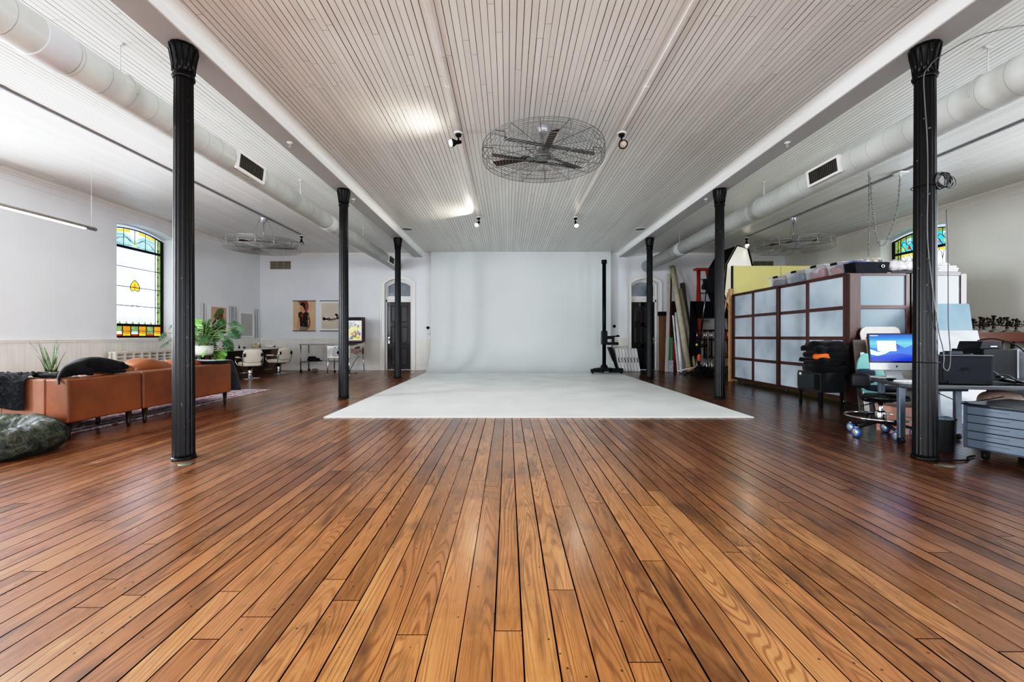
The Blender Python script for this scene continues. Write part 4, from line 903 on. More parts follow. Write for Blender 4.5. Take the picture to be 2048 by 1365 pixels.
# ------------------------------------------------------------------ wall fittings
def grille(px0,px1,py0,py1,lb):
    a=P(px0,py1,YB); b=P(px1,py0,YB); t=thing('wall_vent',lb,'vent',((a.x+b.x)/2,YB,a.z)); m=M(); m.box((a.x-.05,YB-.014,a.z-.04),(b.x+.05,YB-.006,b.z+.04)); m.build('vent_frame',WHT,t,bevel=.003)
    m=M(); m.box((a.x,YB-.018,a.z),(b.x,YB-.0135,b.z)); m.build('vent_recess',mat((92,86,74),.7),t); m=M(); z=a.z+.01
    while z<b.z-.005: m.box((a.x,YB-.03,z),(b.x,YB-.018,z+.010)); z+=.032
    for k in (1,2): xx=a.x+(b.x-a.x)*k/3; m.box((xx-.004,YB-.032,a.z),(xx+.004,YB-.018,b.z))
    m.build('vent_slats',mat((168,162,146),.5),t)
grille(541,582,523,539,'rectangular wall vent high on the back wall above the posters'); grille(1506,1546,523,539,'rectangular wall vent high on the back wall above the yellow foam boards')
a=P(841,655,YB); t=thing('light_switch','white light switch plate right of the left arched door','switch',(a.x,YB,a.z)); m=M(); m.box((a.x-.045,YB-.012,a.z-.065),(a.x+.045,YB-.001,a.z+.065)); m.build('plate',WHT,t,bevel=.004); m=M(); m.box((a.x-.015,YB-.02,a.z-.03),(a.x+.015,YB-.012,a.z+.03)); m.build('toggle',mat((205,205,205),.4),t,bevel=.003)
for px,py,lb in ((856,656,'round black knob on the back wall beside the switch plate'),(1228.5,653,'round black knob on the back wall right of the cyclorama')):
    a=P(px,py,YB); m=M(); m.lathe([(.052,0),(.052,-.02),(.035,-.035),(.02,-.05),(0,-.052)],(a.x,YB-.001,a.z),20,axis='y'); m.tube([(a.x-.06,YB-.02,a.z),(a.x+.06,YB-.02,a.z)],.008,6); solo(m,'wall_dial',BLK,lb,'knob')
a=P(859,666,YB); m=M(); m.box((a.x-.05,YB-.03,a.z-.05),(a.x+.05,YB-.001,a.z+.05)); m.box((a.x-.03,YB-.036,a.z-.02),(a.x+.03,YB-.03,a.z+.02)); solo(m,'thermostat_box',mat((180,178,172),.4,metal=.3),'small grey metal box on the wall edge left of the cyclorama','control box',bevel=.004)
# ------------------------------------------------------------------ stainless rolling table
ty=12.7; X0,X1=P(600,0,ty).x,-5.13; zt_=HC-.215; t=thing('steel_worktable','stainless steel rolling table with a wire lower shelf under the posters','table',((X0+X1)/2,13.0,0))
m=M(); m.box((X0-.02,ty-.05,zt_-.03),(X1,13.3,zt_)); m.build('tabletop',STEEL,t,bevel=.012)
m=M(); zs_=.34
for k in range(26): xx=X0+(X1-X0)*k/25; m.tube([(xx,ty,zs_),(xx,13.25,zs_)],.004,5)
for yy in (ty,13.25): m.tube([(X0,yy,zs_),(X1,yy,zs_)],.008,6); m.tube([(X0,yy,zs_-.03),(X1,yy,zs_-.03)],.006,6); z=[(X0+(X1-X0)*k/40,yy,zs_-(.03 if k%2 else 0)) for k in range(41)]; m.tube(z,.003,4)
m.build('wire_shelf',CHR,t)
for xx in (X0+.02,X1-.04):
    for yy in (ty,13.22):
        m=M(); m.tube([(xx,yy,.10),(xx,yy,zt_-.02)],.016,10); L=m.build('leg',STEEL,t); m=M(); m.lathe([(.018,-.014),(.045,-.014),(.05,-.008),(.05,.008),(.045,.014),(.018,.014)],(xx+.01,yy,.052),20,axis='x'); m.build('caster_wheel',BLK,L); m=M(); m.box((xx-.02,yy-.02,.075),(xx+.02,yy+.02,.11)); m.build('caster_fork',STEEL,L)
a=P(627,725,12.9); m=M(); m.blob((a.x,12.9,zs_+.055),(.17,.12,.05),.6,24,12,.02,9,4); m.blob((a.x-.04,12.9,zs_+.12),(.11,.08,.035),.6,24,12,.01,9,5); m.cable([(a.x+.1,12.85,zs_+.03),(a.x+.2,12.8,zs_+.02),(a.x+.28,12.86,zs_+.02),(a.x+.15,12.95,zs_+.03)],.012,6); solo(m,'black_tool_bag',BLK,'black tool bag with a coiled lead on the wire shelf of the steel table','bag')
# ------------------------------------------------------------------ pinball machine
px0,px1=-5.09,-4.46; t=thing('pinball_machine','vintage white pinball machine with colourful lit backglass behind the second left column','pinball machine',((px0+px1)/2,12.6,0))
PW=mat((216,214,206),.35,var=.04); fz0,fz1=HC-.60,HC-.28
m=M(); vs=[(px0,12.0,fz0),(px1,12.0,fz0),(px1,13.25,fz0+.03),(px0,13.25,fz0+.03),(px0,12.0,fz1),(px1,12.0,fz1),(px1,13.25,fz1+.10),(px0,13.25,fz1+.10)]; m.add(vs,[(0,3,2,1),(4,5,6,7),(0,1,5,4),(1,2,6,5),(2,3,7,6),(3,0,4,7)]); m.build('cabinet',PW,t,bevel=.008)
m=M(); m.slab([(px0+.02,12.04,fz1+.008),(px1-.02,12.04,fz1+.008),(px1-.02,12.85,fz1+.07),(px0+.02,12.85,fz1+.07)],.008); m.build('playfield_glass',mat((70,76,80),.1,coat=.5),t)
m=M(); m.box((px0-.01,11.985,fz1-.01),(px1+.01,12.03,fz1+.015)); m.build('lockdown_bar',CHR,t,bevel=.004)
m=M(); m.box((px0+.15,11.985,fz0+.05),(px1-.12,12.0,fz1-.05)); cd=m.build('coin_door',mat((120,120,120),.35,metal=.7),t,bevel=.003)
m=M(); m.lathe([(0,-.02),(.045,-.016),(.05,0)][::-1],(px0+.33,11.985,fz0+.15),20,axis='y'); m.build('coin_slot',mat((220,220,216),.2,metal=.5),cd)
m=M(); 
for k in range(2): m.box((px0+.2+k*.1,11.98,fz1-.04),(px0+.25+k*.1,11.99,fz1-.02))
m.build('price_card',BLK,t)
m=M()
for k in range(5): m.slab([(px0+.01,11.996,fz0+.02+k*.045),(px0+.13,11.996,fz0+.09+k*.045),(px0+.13,11.996,fz0+.10+k*.045),(px0+.01,11.996,fz0+.03+k*.045)],.003)
m.build('front_stripes',BLK,t)
bz0,bz1=HC-.16,HC+.60
m=M(); m.box((px0-.02,13.0,bz0),(px1+.02,13.27,bz1)); bb=m.build('backbox',mat((76,50,50),.5,var=.2,sc=20),t,bevel=.006)
m=M(); m.box((px0+.05,13.02,fz1+.08),(px1-.05,13.25,bz0)); m.build('backbox_neck',BLK,t)
m=M(); m.box((px0,12.985,bz0+.05),(px1,13.0,bz1-.02)); m.build('backglass_frame',mat((180,180,176),.3,metal=.4),bb); m=M(); m.box((px0,12.98,bz1-.11),(px1,12.985,bz1-.02)); m.build('top_panel',BLK,bb)
def artm():
    q=N('abstract_backglass'); vo=q.n('ShaderNodeTexVoronoi'); q.l(q.obj(),vo.inputs['Vector']); vo.inputs['Scale'].default_value=13; sp=q.n('ShaderNodeSeparateColor'); q.l(vo.outputs['Color'],sp.inputs[0])
    c=q.ramp(sp.outputs[0],[(0,srgb(226,214,60)),(.2,srgb(206,206,222)),(.34,srgb(60,80,50)),(.46,srgb(226,190,50)),(.58,srgb(180,84,44)),(.7,srgb(98,100,160)),(.82,srgb(40,52,70)),(.92,srgb(210,180,200))])
    for e in q.t.nodes:
        if e.type=='VALTORGB': e.color_ramp.interpolation='CONSTANT'
    q.l(c,q.b.inputs['Base Color']); q.l(c,q.b.inputs['Emission Color']); q.b.inputs['Emission Strength'].default_value=.25; q.b.inputs['Roughness'].default_value=.2; return q.mat
m=M(); m.box((px0+.03,12.975,bz0+.08),(px1-.03,12.984,bz1-.13)); m.build('backglass',artm(),bb)
for (x,y,h) in ((px0+.03,12.03,fz0),(px1-.03,12.03,fz0),(px0+.03,13.2,fz0+.03),(px1-.03,13.2,fz0+.03)):
    m=M(); s=-1 if x<-4.8 else 1; m.tube([(x,y,h+.08),(x+s*.03,y+(-.03 if y<12.5 else .03),.015)],.017,8,r2=.012); L=m.build('leg',CHR,t); m=M(); m.lathe([(.03,0),(.03,.01),(.01,.02)],(x+s*.03,y+(-.03 if y<12.5 else .03),0),14); m.build('leveller',CHR,L)
def text(s,size,M4,mtl,name,parent,extr=.001,arch=0):
    cu=bpy.data.curves.new('t','FONT'); cu.body=s; cu.size=size; cu.extrude=extr; cu.align_x='CENTER'; cu.align_y='CENTER'; o=bpy.data.objects.new('t',cu); COL.objects.link(o)
    dg=bpy.context.evaluated_depsgraph_get(); me=bpy.data.meshes.new_from_object(o.evaluated_get(dg)); bpy.data.objects.remove(o)
    m=M(); m.add([M4@(v.co+Vector((0,arch*v.co.x*v.co.x,0))) for v in me.vertices],[tuple(p.vertices) for p in me.polygons]); return m.build(name,mtl,parent)
# side lettering: x runs along +y when seen from the right
RT=Matrix.Translation((px1+.004,12.62,fz0+.14))@Matrix(((0,0,1,0),(1,0,0,0),(0,1,0,0),(0,0,0,1)))
text('SPIDER-MAN',.19,RT,mat((150,62,52),.5),'side_lettering',t,arch=.25)
m=M(); m.add([(px1+.003,y,z) for y,z in ((13.0,fz0+.05),(13.2,fz0+.06),(13.2,fz0+.2),(13.12,fz0+.34),(13.05,fz0+.2))],[(0,1,2,3,4)]); m.add([(px1+.003,y,z) for y,z in ((12.3,fz0+.24),(12.5,fz0+.30),(12.9,fz0+.32),(12.8,fz0+.24))],[(0,1,2,3)]); m.build('side_artwork',[mat((110,60,58),.5,var=.3,sc=30)],t)
m=M(); m.cable([(px1-.1,13.1,fz0+.02),(px1-.2,12.9,.3),(px1-.25,12.7,.02),(px1,12.6,.012)],.008,6); m.build('power_cord',BLK,t)
# ================================================================== right-hand side
# camera stand by the cyclorama
cx,cyy=2.87,12.6; t=thing('studio_camera_stand','tall black studio camera stand on a wheeled base at the cyclorama corner','camera stand',(cx,cyy,0))
m=M(); m.tube([(cx-.03,cyy,.16),(cx-.03,cyy,HC+2.18)],.055,20); m.build('column',BLKM,t)
m=M(); m.lathe([(.05,HC+2.15),(.078,HC+2.16),(.08,HC+2.25),(.07,HC+2.27),(0,HC+2.27)],(cx-.03,cyy,0),24); m.build('column_cap',BLK,t)
m=M()
for a in (0.15,2.2,4.25):
    e=Vector((cx+.46*cos(a),cyy+.46*sin(a),.09)); m.tube([(cx-.03,cyy,.15),Vector((cx,cyy,.14)).lerp(e,.5),e],.05,10,r2=.04)
m.box((cx-.47,cyy-.30,.05),(cx-.10,cyy-.18,.15)); m.box((cx+.05,cyy-.30,.05),(cx+.46,cyy-.18,.17)); m.box((cx-.15,cyy-.3,.08),(cx+.15,cyy-.12,.18)); m.lathe([(.12,.1),(.10,.22),(.07,.26)],(cx-.03,cyy,0),20)
m.build('base',BLK,t,bevel=.01)
for ax in (-.42,.42,-.1,.1):
    m=M(); yy=cyy-.24 if abs(ax)>.2 else cyy+.35; m.lathe([(.02,-.015),(.045,-.015),(.045,.015),(.02,.015)],(cx+ax,yy,.046),18,axis='x'); m.build('wheel',BLK,t)
hz=HC-.09; m=M(); m.box((cx-.11,cyy-.1,hz-.14),(cx+.05,cyy+.09,hz+.26)); m.build('carriage',BLKM,t,bevel=.01)
m=M(); m.box((cx+.05,cyy-.05,hz+.02),(cx+.22,cyy+.05,hz+.08)); m.tube([(cx+.04,cyy,hz+.09),(cx+.42,cyy-.03,hz+.11)],.02,10); m.tube([(cx+.1,cyy-.02,hz+.03),(cx+.38,cyy-.05,hz+.14)],.014,8); m.box((cx+.2,cyy-.06,hz-.1),(cx+.26,cyy+.04,hz+.08)); m.build('side_arm',BLKM,t)
m=M(); m.box((cx+.06,cyy-.11,hz-.15),(cx+.37,cyy+.1,hz-.07)); m.tube([(cx+.2,cyy-.06,hz-.15),(cx+.18,cyy-.1,hz-.24),(cx+.24,cyy-.12,hz-.26)],.009,6); m.build('tray',BLK,t,bevel=.012)
for s in (-.06,.03): m=M(); m.lathe([(.018,0),(.022,.012),(0,.014)],(cx+s-.1,cyy-.24,.15),12); m.build('brake_knob',BLK,t)
# pipe coming out of the cyclorama edge behind it
m=M(); m.cable([(3.32,13.4,HC-.30),(3.6,13.6,HC-.32),(3.9,13.82,HC-.30)],.012,6); solo(m,'wall_pipe',WHT,'thin white pipe on the wall right of the camera stand','pipe')
# slotted white folding panels leaning against the back wall
SLP=mat((222,222,220),.4,var=.03)
def wpanel(x,first):
    t=thing('folded_white_table','thin folded white table with a slot handle, leaning in a row at the cyclorama edge','folded table',(x,13.35,0),group='folded white tables')
    m=M(); tl=.12; H=.72; m.add([(x+a+(-tl if z>.1 else 0),y,z) for z in (0.004,H) for (a,y) in ((0,13.25),(.085,13.25),(.085,13.75),(0,13.75))],[(0,3,2,1),(4,5,6,7),(0,1,5,4),(1,2,6,5),(2,3,7,6),(3,0,4,7)]); m.build('panel_body',SLP,t,bevel=.008)
    m=M(); k=lambda z:-tl*z/H; m.add([(x+.03+k(.28),13.247,.28),(x+.055+k(.28),13.247,.28),(x+.055+k(.44),13.247,.44),(x+.03+k(.44),13.247,.44)],[(0,1,2,3)]); m.build('handle_slot',BLK,t)
    return t
w0=wpanel(3.46,1)
for k in range(1,7): dup(w0,(3.46+.096*k,13.35,0))
m=M(); m.add([(x,y,z) for z,dx in ((.004,.0),(.76,-.2)) for (x,y) in ((3.35+dx,13.3),(3.44+dx,13.3),(3.44+dx,13.75),(3.35+dx,13.75))],[(0,3,2,1),(4,5,6,7),(0,1,5,4),(1,2,6,5),(2,3,7,6),(3,0,4,7)]); solo(m,'black_case',BLK,'slim black case leaning left of the row of folded white tables','case',bevel=.01)
# leaning sheet goods and rolls against the back wall right of the door
def lean(nm,bx,by,tx,ty,w,th,mt,lb,cat='board',Yb=13.35,Yt=13.76,**k):
    B=P(bx,674,Yb); B.z=.005; T=P(tx,ty,Yt); s=Vector((1,0,0))*(w*Yb/F)/2; m=M()
    n=Vector((0,-1,0))
    vs=[B-s,B+s,T+s,T-s]; m.add([v+n*th*0 for v in vs]+[v+n*th for v in vs],[(0,1,2,3),(4,7,6,5),(0,4,5,1),(1,5,6,2),(2,6,7,3),(3,7,4,0)])
    return solo(m,nm,mt,lb,cat,bevel=.003,**k)
lean('cardboard_sheet',1325.5,0,1325.5,627,17,.02,mat((116,84,62),.7,var=.08,sc=5),'tall brown cardboard panel right of the right arched door','panel',Yb=13.6)
m=M(); a=P(1317,632,13.7); b=P(1334,624,13.7); m.box((a.x,13.62,a.z),(b.x,13.78,b.z)); solo(m,'edging_strip',BLK,'black edging strip on top of the brown cardboard panel','strip')
lean('grey_strip_board',1332.5,0,1338,548,6,.03,mat((186,182,174),.6,var=.08,sc=4,stretch=(4,4,1)),'tall pale narrow board leaning beside the brown panel',Yb=13.18,Yt=13.66)
lean('maroon_strip_board',1340,0,1342,549,3,.02,mat((96,44,42),.5,var=.1),'tall thin maroon strip behind the pale narrow board',Yb=13.4)
lean('maroon_board',1347,0,1348,603,12,.02,mat((74,42,38),.5,var=.1),'dark maroon panel behind the white tubes',Yb=13.55)
lean('green_board',1340,0,1341,675,9,.02,mat((112,160,132),.55,var=.04),'narrow pale green board leaning behind the patterned box',Yb=13.25,Yt=13.5)
m=M(); a=P(1340,0,13.15); m.box((a.x-.075,13.08,.005),(a.x+.075,13.16,.36)); t_=solo(m,'patterned_box',mat((172,176,184),.5,var=.5,sc=45),'small black and white patterned board at the foot of the green board','box')
lean('red_board',1351,0,1349,682,7,.02,mat((142,50,54),.5,var=.06),'narrow red board leaning right of the green board',Yb=13.2,Yt=13.45)
lean('white_strip_board',1356,0,1345.5,631,3.2,.02,WHT,'slim white strip board leaning leftmost behind the white tube',Yb=13.1,Yt=13.5)
lean('grey_plank',1370,0,1349,632,5,.02,mat((150,150,152),.5),'slim grey strip board leaning across the maroon panel',Yb=13.2,Yt=13.55)
def roll(nm,bx,tx,ty,r,mt,lb,Yb=13.0,Yt=13.6,cap=None,cat='roll'):
    B=P(bx,674,Yb); B.z=r*.4; T=P(tx,ty,Yt); t=thing(nm,lb,cat,(B.x,B.y,0)); m=M(); m.tube([B,B.lerp(T,.5),T],r,20); m.build('rolled_sheet',mt,t)
    d=(T-B).normalized(); c=M(); c.tube([T-d*.01,T+d*.004],r*.55,14); c.build('core',cap or BLK,t); return t
BEI=mat((186,178,154),.75,var=.12,sc=5,bump=.4,bsc=30,name='canvas_roll')
roll('backdrop_roll',1378,1345,533,.085,BEI,'thick beige canvas backdrop roll, tallest of the leaning rolls',Yb=12.7,cap=mat((70,62,50),.7))
roll('backdrop_roll',1391,1361,578,.05,mat((196,188,164),.7,var=.08,sc=6),'thin beige tube leaning right of the thick canvas roll',Yb=12.8)
roll('backdrop_roll',1388,1364.5,567,.075,mat((104,102,98),.6,var=.08),'dark grey roll half hidden behind the beige tubes',Yb=13.2,Yt=13.7)
roll('white_tube',1363,1352,626,.045,mat((220,222,224),.35,var=.03),'glossy white tube leaning left of the canvas roll',Yb=12.6,Yt=13.4)
m=M(); a=P(1355,741,12.2); b=P(1397,732,12.1); m.tube([(a.x,12.2,.1),(b.x,12.1,.25)],.014,8); solo(m,'white_rod',WHT,'thin white rod lying low across the feet of the rolls','rod')
m=M(); a=G(1385,748); m.blob((a.x,12.6,.13),(.12,.1,.06),.5,20,10); solo(m,'wood_block',mat((196,148,120),.7,var=.1),'small pale wooden block under the thin beige tube','block')
# red step ladder standing behind a black panel
RED=mat((176,58,44),.45,var=.08,name='ladder_red'); t=thing('step_ladder','red fibreglass step ladder standing against the back wall behind the black panel','ladder',(P(1412,0,13.5).x,13.5,0))
def lx(px): return P(px,0,13.4).x
zt_=HC+(674-538)*13.5/F
for bx,tx,yb in ((1394,1395,13.1),(1398,1399,13.6)): m=M(); m.tube([(lx(bx),yb,.01),(lx(tx),13.35+.1*(yb>13.3),zt_-.05)],.055,4); m.build('side_rail',RED,t)
for bx,tx,yb in ((1462,1414,13.1),(1466,1415,13.7)): m=M(); m.tube([(lx(bx),yb,.01),(lx(tx),13.35+.1*(yb>13.3),zt_-.06)],.05,4); m.build('rear_rail',RED,t)
for k in range(7):
    s=(k+.6)/7.4; a=lx(1396); b=lx(1413); y=13.15+.27*s; m=M(); m.box((a,y-.04,zt_*s-.02),(b,y+.04,zt_*s+.012)); m.build('step',STEEL,t)
m=M(); m.box((lx(1390.5),13.3,zt_-.06),(lx(1418.5),13.56,zt_)); m.build('top_cap',RED,t,bevel=.008)
# black goalpost panel
BP=mat((18,20,26),.6,var=.1,name='matt_black_board'); Yp=12.9; t=thing('black_flag_frame','big matt black cut-out panel standing in front of the red ladder','panel',(P(1420,0,Yp).x,Yp,0))
q=lambda px,py,d=0:P(px,py,Yp)+Vector((0,d,0)); m=M()
m.slab([q(1381,603),q(1476,603),q(1476,637),q(1392,637)],.03); m.slab([q(1381,603),q(1392,603),q(1406,0) if 0 else q(1400,742),q(1378,742)],.03); m.slab([q(1455,637),q(1476,637),q(1476,700),q(1458,700)],.03); m.build('board',BP,t)
m=M(); m.slab([q(1396,680,-.05),q(1402,680,-.05),q(1406,745,-.05),q(1400,745,-.05)],.02); m.build('foot_strip',mat((130,140,150),.4),t)
# small shelf clutter seen low behind the stands
a=P(1448,710,12.6); m=M(); m.box((a.x-.15,12.45,.0),(a.x+.25,12.8,.50)); m.box((a.x-.17,12.43,.50),(a.x+.27,12.82,.53)); solo(m,'wooden_crate',mat((176,140,112),.6,var=.15),'pale wooden crate half hidden behind the second right column','crate',bevel=.005)
# octagonal softbox on a boom
oc=P(1460,563,11.6); t=thing('octagonal_softbox','very large octagonal softbox with black shell and bright white face, on a tilted boom','softbox',tuple(oc))
nrm=Vector((.64,-.76,-.10)).normalized(); up=Vector((.05,-.1,1)); up=(up-nrm*up.dot(nrm)).normalized(); sd=up.cross(nrm)
R_=.98; O=[oc+nrm*.25+(sd*cos(PI/8+k*PI/4)*R_*.95+up*sin(PI/8+k*PI/4)*R_) for k in range(8)]; Q=[oc-nrm*.25+(sd*cos(PI/8+k*PI/4)+up*sin(PI/8+k*PI/4))*.82 for k in range(8)]; bk=[oc-nrm*.52+(sd*cos(PI/8+k*PI/4)+up*sin(PI/8+k*PI/4))*.28 for k in range(8)]
m=M(); m.add(O+Q+bk,[(k,(k+1)%8,8+(k+1)%8,8+k) for k in range(8)]+[(8+k,8+(k+1)%8,16+(k+1)%8,16+k) for k in range(8)]+[tuple(range(16,24))],0,False); m.build('shell',mat((16,17,20),.7,name='black_cloth'),t)
m=M(); m.poly([p-nrm*.03 for p in O]); m.build('diffuser_face',mat((250,248,238),.7,var=.01,emit=.35,name='white_diffuser'),t)
m=M(); m.tube(O,.014,6,closed=True); m.build('rim',BLK,t)
m=M(); m.tube([oc-nrm*.5,oc-nrm*.72],.07,14); m.build('flash_head',BLK,t)
# light stands
def stand(hh,boom=None):
    t=thing('light_stand','x','light stand')
    m=M(); m.tube([(0,0,.06),(0,0,hh*.42)],.017,10); m.build('lower_tube',STEEL if hh>1 else BLKM,t)
    m=M(); m.tube([(0,0,hh*.42),(0,0,hh*.8)],.013,8); m.build('middle_tube',BLKM,t)
    m=M(); m.tube([(0,0,hh*.8),(0,0,hh)],.010,8); m.build('upper_tube',CHR,t)
    for z in (hh*.42,hh*.8):
        m=M(); m.lathe([(.02,z-.03),(.026,z-.02),(.026,z+.02),(.02,z+.03)],n=14); m.tube([(0,0,z),(.055,0,z)],.007,6); m.blob((.065,0,z),(.02,.012,.018),nu=12,nv=8); m.build('clamp_knob',BLK,t)
    for k in range(3):
        a=2*PI*k/3+.5; c=lambda r,z:(r*cos(a),r*sin(a),z); m=M(); m.cable([c(.015,.26),c(.06,.20),c(.13,.06),c(.23,.015)],.014,8); m.build('leg',BLK,t)
    m=M(); m.lathe([(.0,hh-.02),(.032,hh-.02),(.036,hh),(.032,hh+.03),(.0,hh+.03)],n=14); m.tube([(-.05,0,hh+.01),(.06,0,hh+.01)],.011,8); m.blob((.08,0,hh+.01),(.028,.016,.028),nu=12,nv=8); m.build('grip_head',BLK,t)
    return t
s0=stand(1.25); s0['group']='folded light stands clustered by the second right column'; 
SP=[(1394,11.75,'leftmost folded light stand of the cluster'),(1401,11.6,''),(1408,11.9,''),(1413,11.5,''),(1419,11.8,''),(1424,11.4,''),(1430,11.7,''),(1435,11.35,''),(1449,11.6,''),(1455,11.9,''),(1410,12.15,''),(1422,12.2,''),(1433,12.1,'')]
L0='folded black light stand in the dense cluster around the second right column'
for i,(px,Y,lb) in enumerate(SP):
    x=(px-CX)*Y/F; rz=random.uniform(0,6)
    if i==0: s0.location=(x,Y,0); s0.rotation_euler=(0,0,rz); s0['label']='leftmost folded light stand of the cluster, below the boom'; WM[s0]=Matrix.Translation((x,Y,0))
    else: dup(s0,(x,Y,0),rz=rz,label=L0)
# boom stand carrying the softbox
t=thing('boom_stand','tall light stand with a silver boom rising to the softbox head','light stand',(P(1398,0,11.5).x,11.45,0)); 
b0=P(1399,690,11.5); b1=P(1413,579,11.6); bs=Vector((b0.x,11.5,0))
m=M(); m.tube([bs+Vector((0,0,.05)),b0+Vector((0,0,.1))],.02,10); m.build('stand_tube',BLKM,t)
m=M(); m.tube([b0,b0.lerp(b1,.45)],.02,10); m.build('boom_lower_tube',BLKM,t); m=M(); m.tube([b0.lerp(b1,.45),b1],.016,10); m.build('boom_tube',STEEL,t)
m=M(); m.blob(b1+Vector((0,0,.05)),(.13,.06,.06),.5,18,10); m.tube([b1+Vector((-.12,0,.12)),b1+Vector((.14,0,.16))],.025,8); m.tube([b1,b1+Vector((.35,0,.15))],.018,8); m.build('head_clamp',BLK,t)
m=M(); m.ring(b0+Vector((.04,0,.05)),.10,.012,24,6,axis='y'); m.cable([b0+Vector((.1,0,.1)),b0+Vector((.25,0,.18)),b0+Vector((.45,.1,.17)),b0+Vector((.6,.1,.24))],.006,6); m.blob(b0+Vector((.12,0,-.03)),(.09,.05,.05),.6,16,8); m.build('cable_and_clamp',BLK,t)
for k in range(3): a=2*PI*k/3+.2; m=M(); m.cable([bs+Vector((0,0,.35)),bs+Vector((.15*cos(a),.15*sin(a),.2)),bs+Vector((.42*cos(a),.42*sin(a),.015))],.015,8); m.build('leg',BLK,t)
m=M(); m.blob(b0+Vector((-.02,-.03,-.35)),(.05,.04,.10),.7,16,10); solo(m,'orange_clamp',mat((206,84,44),.5),'orange clamp hanging on the boom stand among the light stands','clamp')
m=M(); m.blob(P(1393.5,690,11.45),(.03,.03,.035),.8,12,8); solo(m,'yellow_weight',mat((206,190,70),.5),'small yellow ball clipped left of the light stand cluster','clip')
# ------------------------------------------------------------------ shoji style storage cabinets
SH=wood((44,20,15),(82,40,30),.35,'z',1.0,coat=.2); SHH=wood((44,20,15),(80,38,28),.35,'y',1.0,coat=.2)
def frost():
    q=N('frosted_panel'); v=q.obj((1,1,1)); f=q.noise(v,1.6,2); g=q.noise(v,3.2,1); c=q.ramp(f,[(.3,srgb(150,164,174)),(.5,srgb(180,193,202)),(.72,srgb(204,214,220))]); c=q.mix(q.rng(g,.5,.7,0,.25),c,srgb(150,156,164))
    q.l(c,q.b.inputs['Base Color']); q.b.inputs['Roughness'].default_value=.3; q.l(c,q.b.inputs['Emission Color']); q.b.inputs['Emission Strength'].default_value=.03; return q.mat  # faint glow stands in for daylight coming through the panels
FR=frost(); XS=5.36; YN,YFR=6.71,10.2; TOPZ=HC+.99; ZL=[.10,.575,1.06,1.55,TOPZ]
t=thing('sliding_panel_cabinet','long storage cabinet of dark wood grids with frosted panels, running back along the hall','cabinet',(XS,8.45,0))
ys=[YN+.085+(YFR-YN-.09)*k/4 for k in range(5)]
for k in range(4):
    dr=M(); a,b=ys[k],ys[k+1]; xo=XS if k%2==0 else XS+.03
    dr.box((xo,a-.035,.08),(xo+.045,a+.035,TOPZ)); dr.box((xo,b-.035,.08),(xo+.045,b+.035,TOPZ)); f=dr.build('door_stile',SH,t,bevel=.003)
    for z in ZL: r=M(); r.box((xo+.004,a+.03,z-.03),(xo+.04,b-.03,z+.03)); r.build('rail',SHH,f,bevel=.003)
    for j in range(4): p=M(); p.box((xo+.018,a+.03,ZL[j]+.03),(xo+.026,b-.03,ZL[j+1]-.03)); p.build('frosted_panel',FR,f)
m=M(); m.box((XS,YN+.03,TOPZ-.0),(XS+.62,YFR,TOPZ+.02)); m.box((XS+.02,YN+.03,.09),(XS+.62,YFR,.12)); m.build('carcass',SHH,t)
m=M(); m.box((XS+.6,YN+.1,.12),(XS+.62,YFR,TOPZ)); m.build('back_panel',mat((196,200,204),.6),t)
m=M(); m.box((XS,YFR,.08),(XS+.62,YFR+.03,TOPZ)); m.build('end_panel',SH,t)
for y in (YN+.2,8.3,9.2,10.0):
    m=M(); m.lathe([(.02,-.014),(.042,-.014),(.042,.014),(.02,.014)],(XS+.06,y,.043),18,axis='x'); m.box((XS+.035,y-.02,.05),(XS+.085,y+.02,.09)); m.build('caster',mat((60,60,60),.4) if y>7 else STEEL,t)
m=M()
for y,h in ((7.9,.4),(8.7,.3),(9.4,.36)):
    pass
t2=thing('sliding_panel_cabinet','dark wood and frosted panel cabinet facing the camera behind the desk','cabinet',(6.3,YN+.3,0))
FR2=mat((118,134,144),.3,var=.07,sc=1.4,name='frosted_panel_shaded')  # same frosted panels, darkened in colour for the dimmer front side
xs=[XS-.02,6.28,7.14]; YF=YN-.03
m=M(); m.box((XS-.02,YF-.02,.05),(XS+.15,YF+.05,TOPZ+.005)); m.build('corner_post',SH,t2,bevel=.004)
for k in range(2):
    a=xs[k]+(.17 if k==0 else .06); b=xs[k+1]; m=M(); m.box((b-.045,YF,.08),(b+.045,YF+.045,TOPZ)); 
    if k: m.box((a-.05,YF,.08),(a,YF+.045,TOPZ))
    f=m.build('door_stile',SH,t2,bevel=.003)
    for z in ZL: r=M(); r.box((a,YF+.004,z-.03),(b-.04,YF+.04,z+.03)); r.build('rail',wood((44,20,15),(80,38,28),.35,'x'),f,bevel=.003)
    for j in range(4): p=M(); p.box((a,YF+.018,ZL[j]+.03),(b-.04,YF+.026,ZL[j+1]-.03)); p.build('frosted_panel',FR2,f)
m=M(); m.box((XS+.63,YF+.05,TOPZ-.02),(7.18,YF+.6,TOPZ)); m.box((XS+.63,YF+.05,.1),(7.18,YF+.6,.13)); m.box((7.16,YF+.05,.1),(7.185,YF+.6,TOPZ)); m.box((XS+.63,YF+.58,.1),(7.18,YF+.6,TOPZ)); m.build('carcass',SH,t2)
for x in (5.5,6.3,7.08): m=M(); m.lathe([(.02,-.014),(.042,-.014),(.042,.014),(.02,.014)],(x,YF+.2,.043),18,axis='x'); m.box((x-.02,YF+.17,.05),(x+.02,YF+.23,.1)); m.build('caster',STEEL,t2)
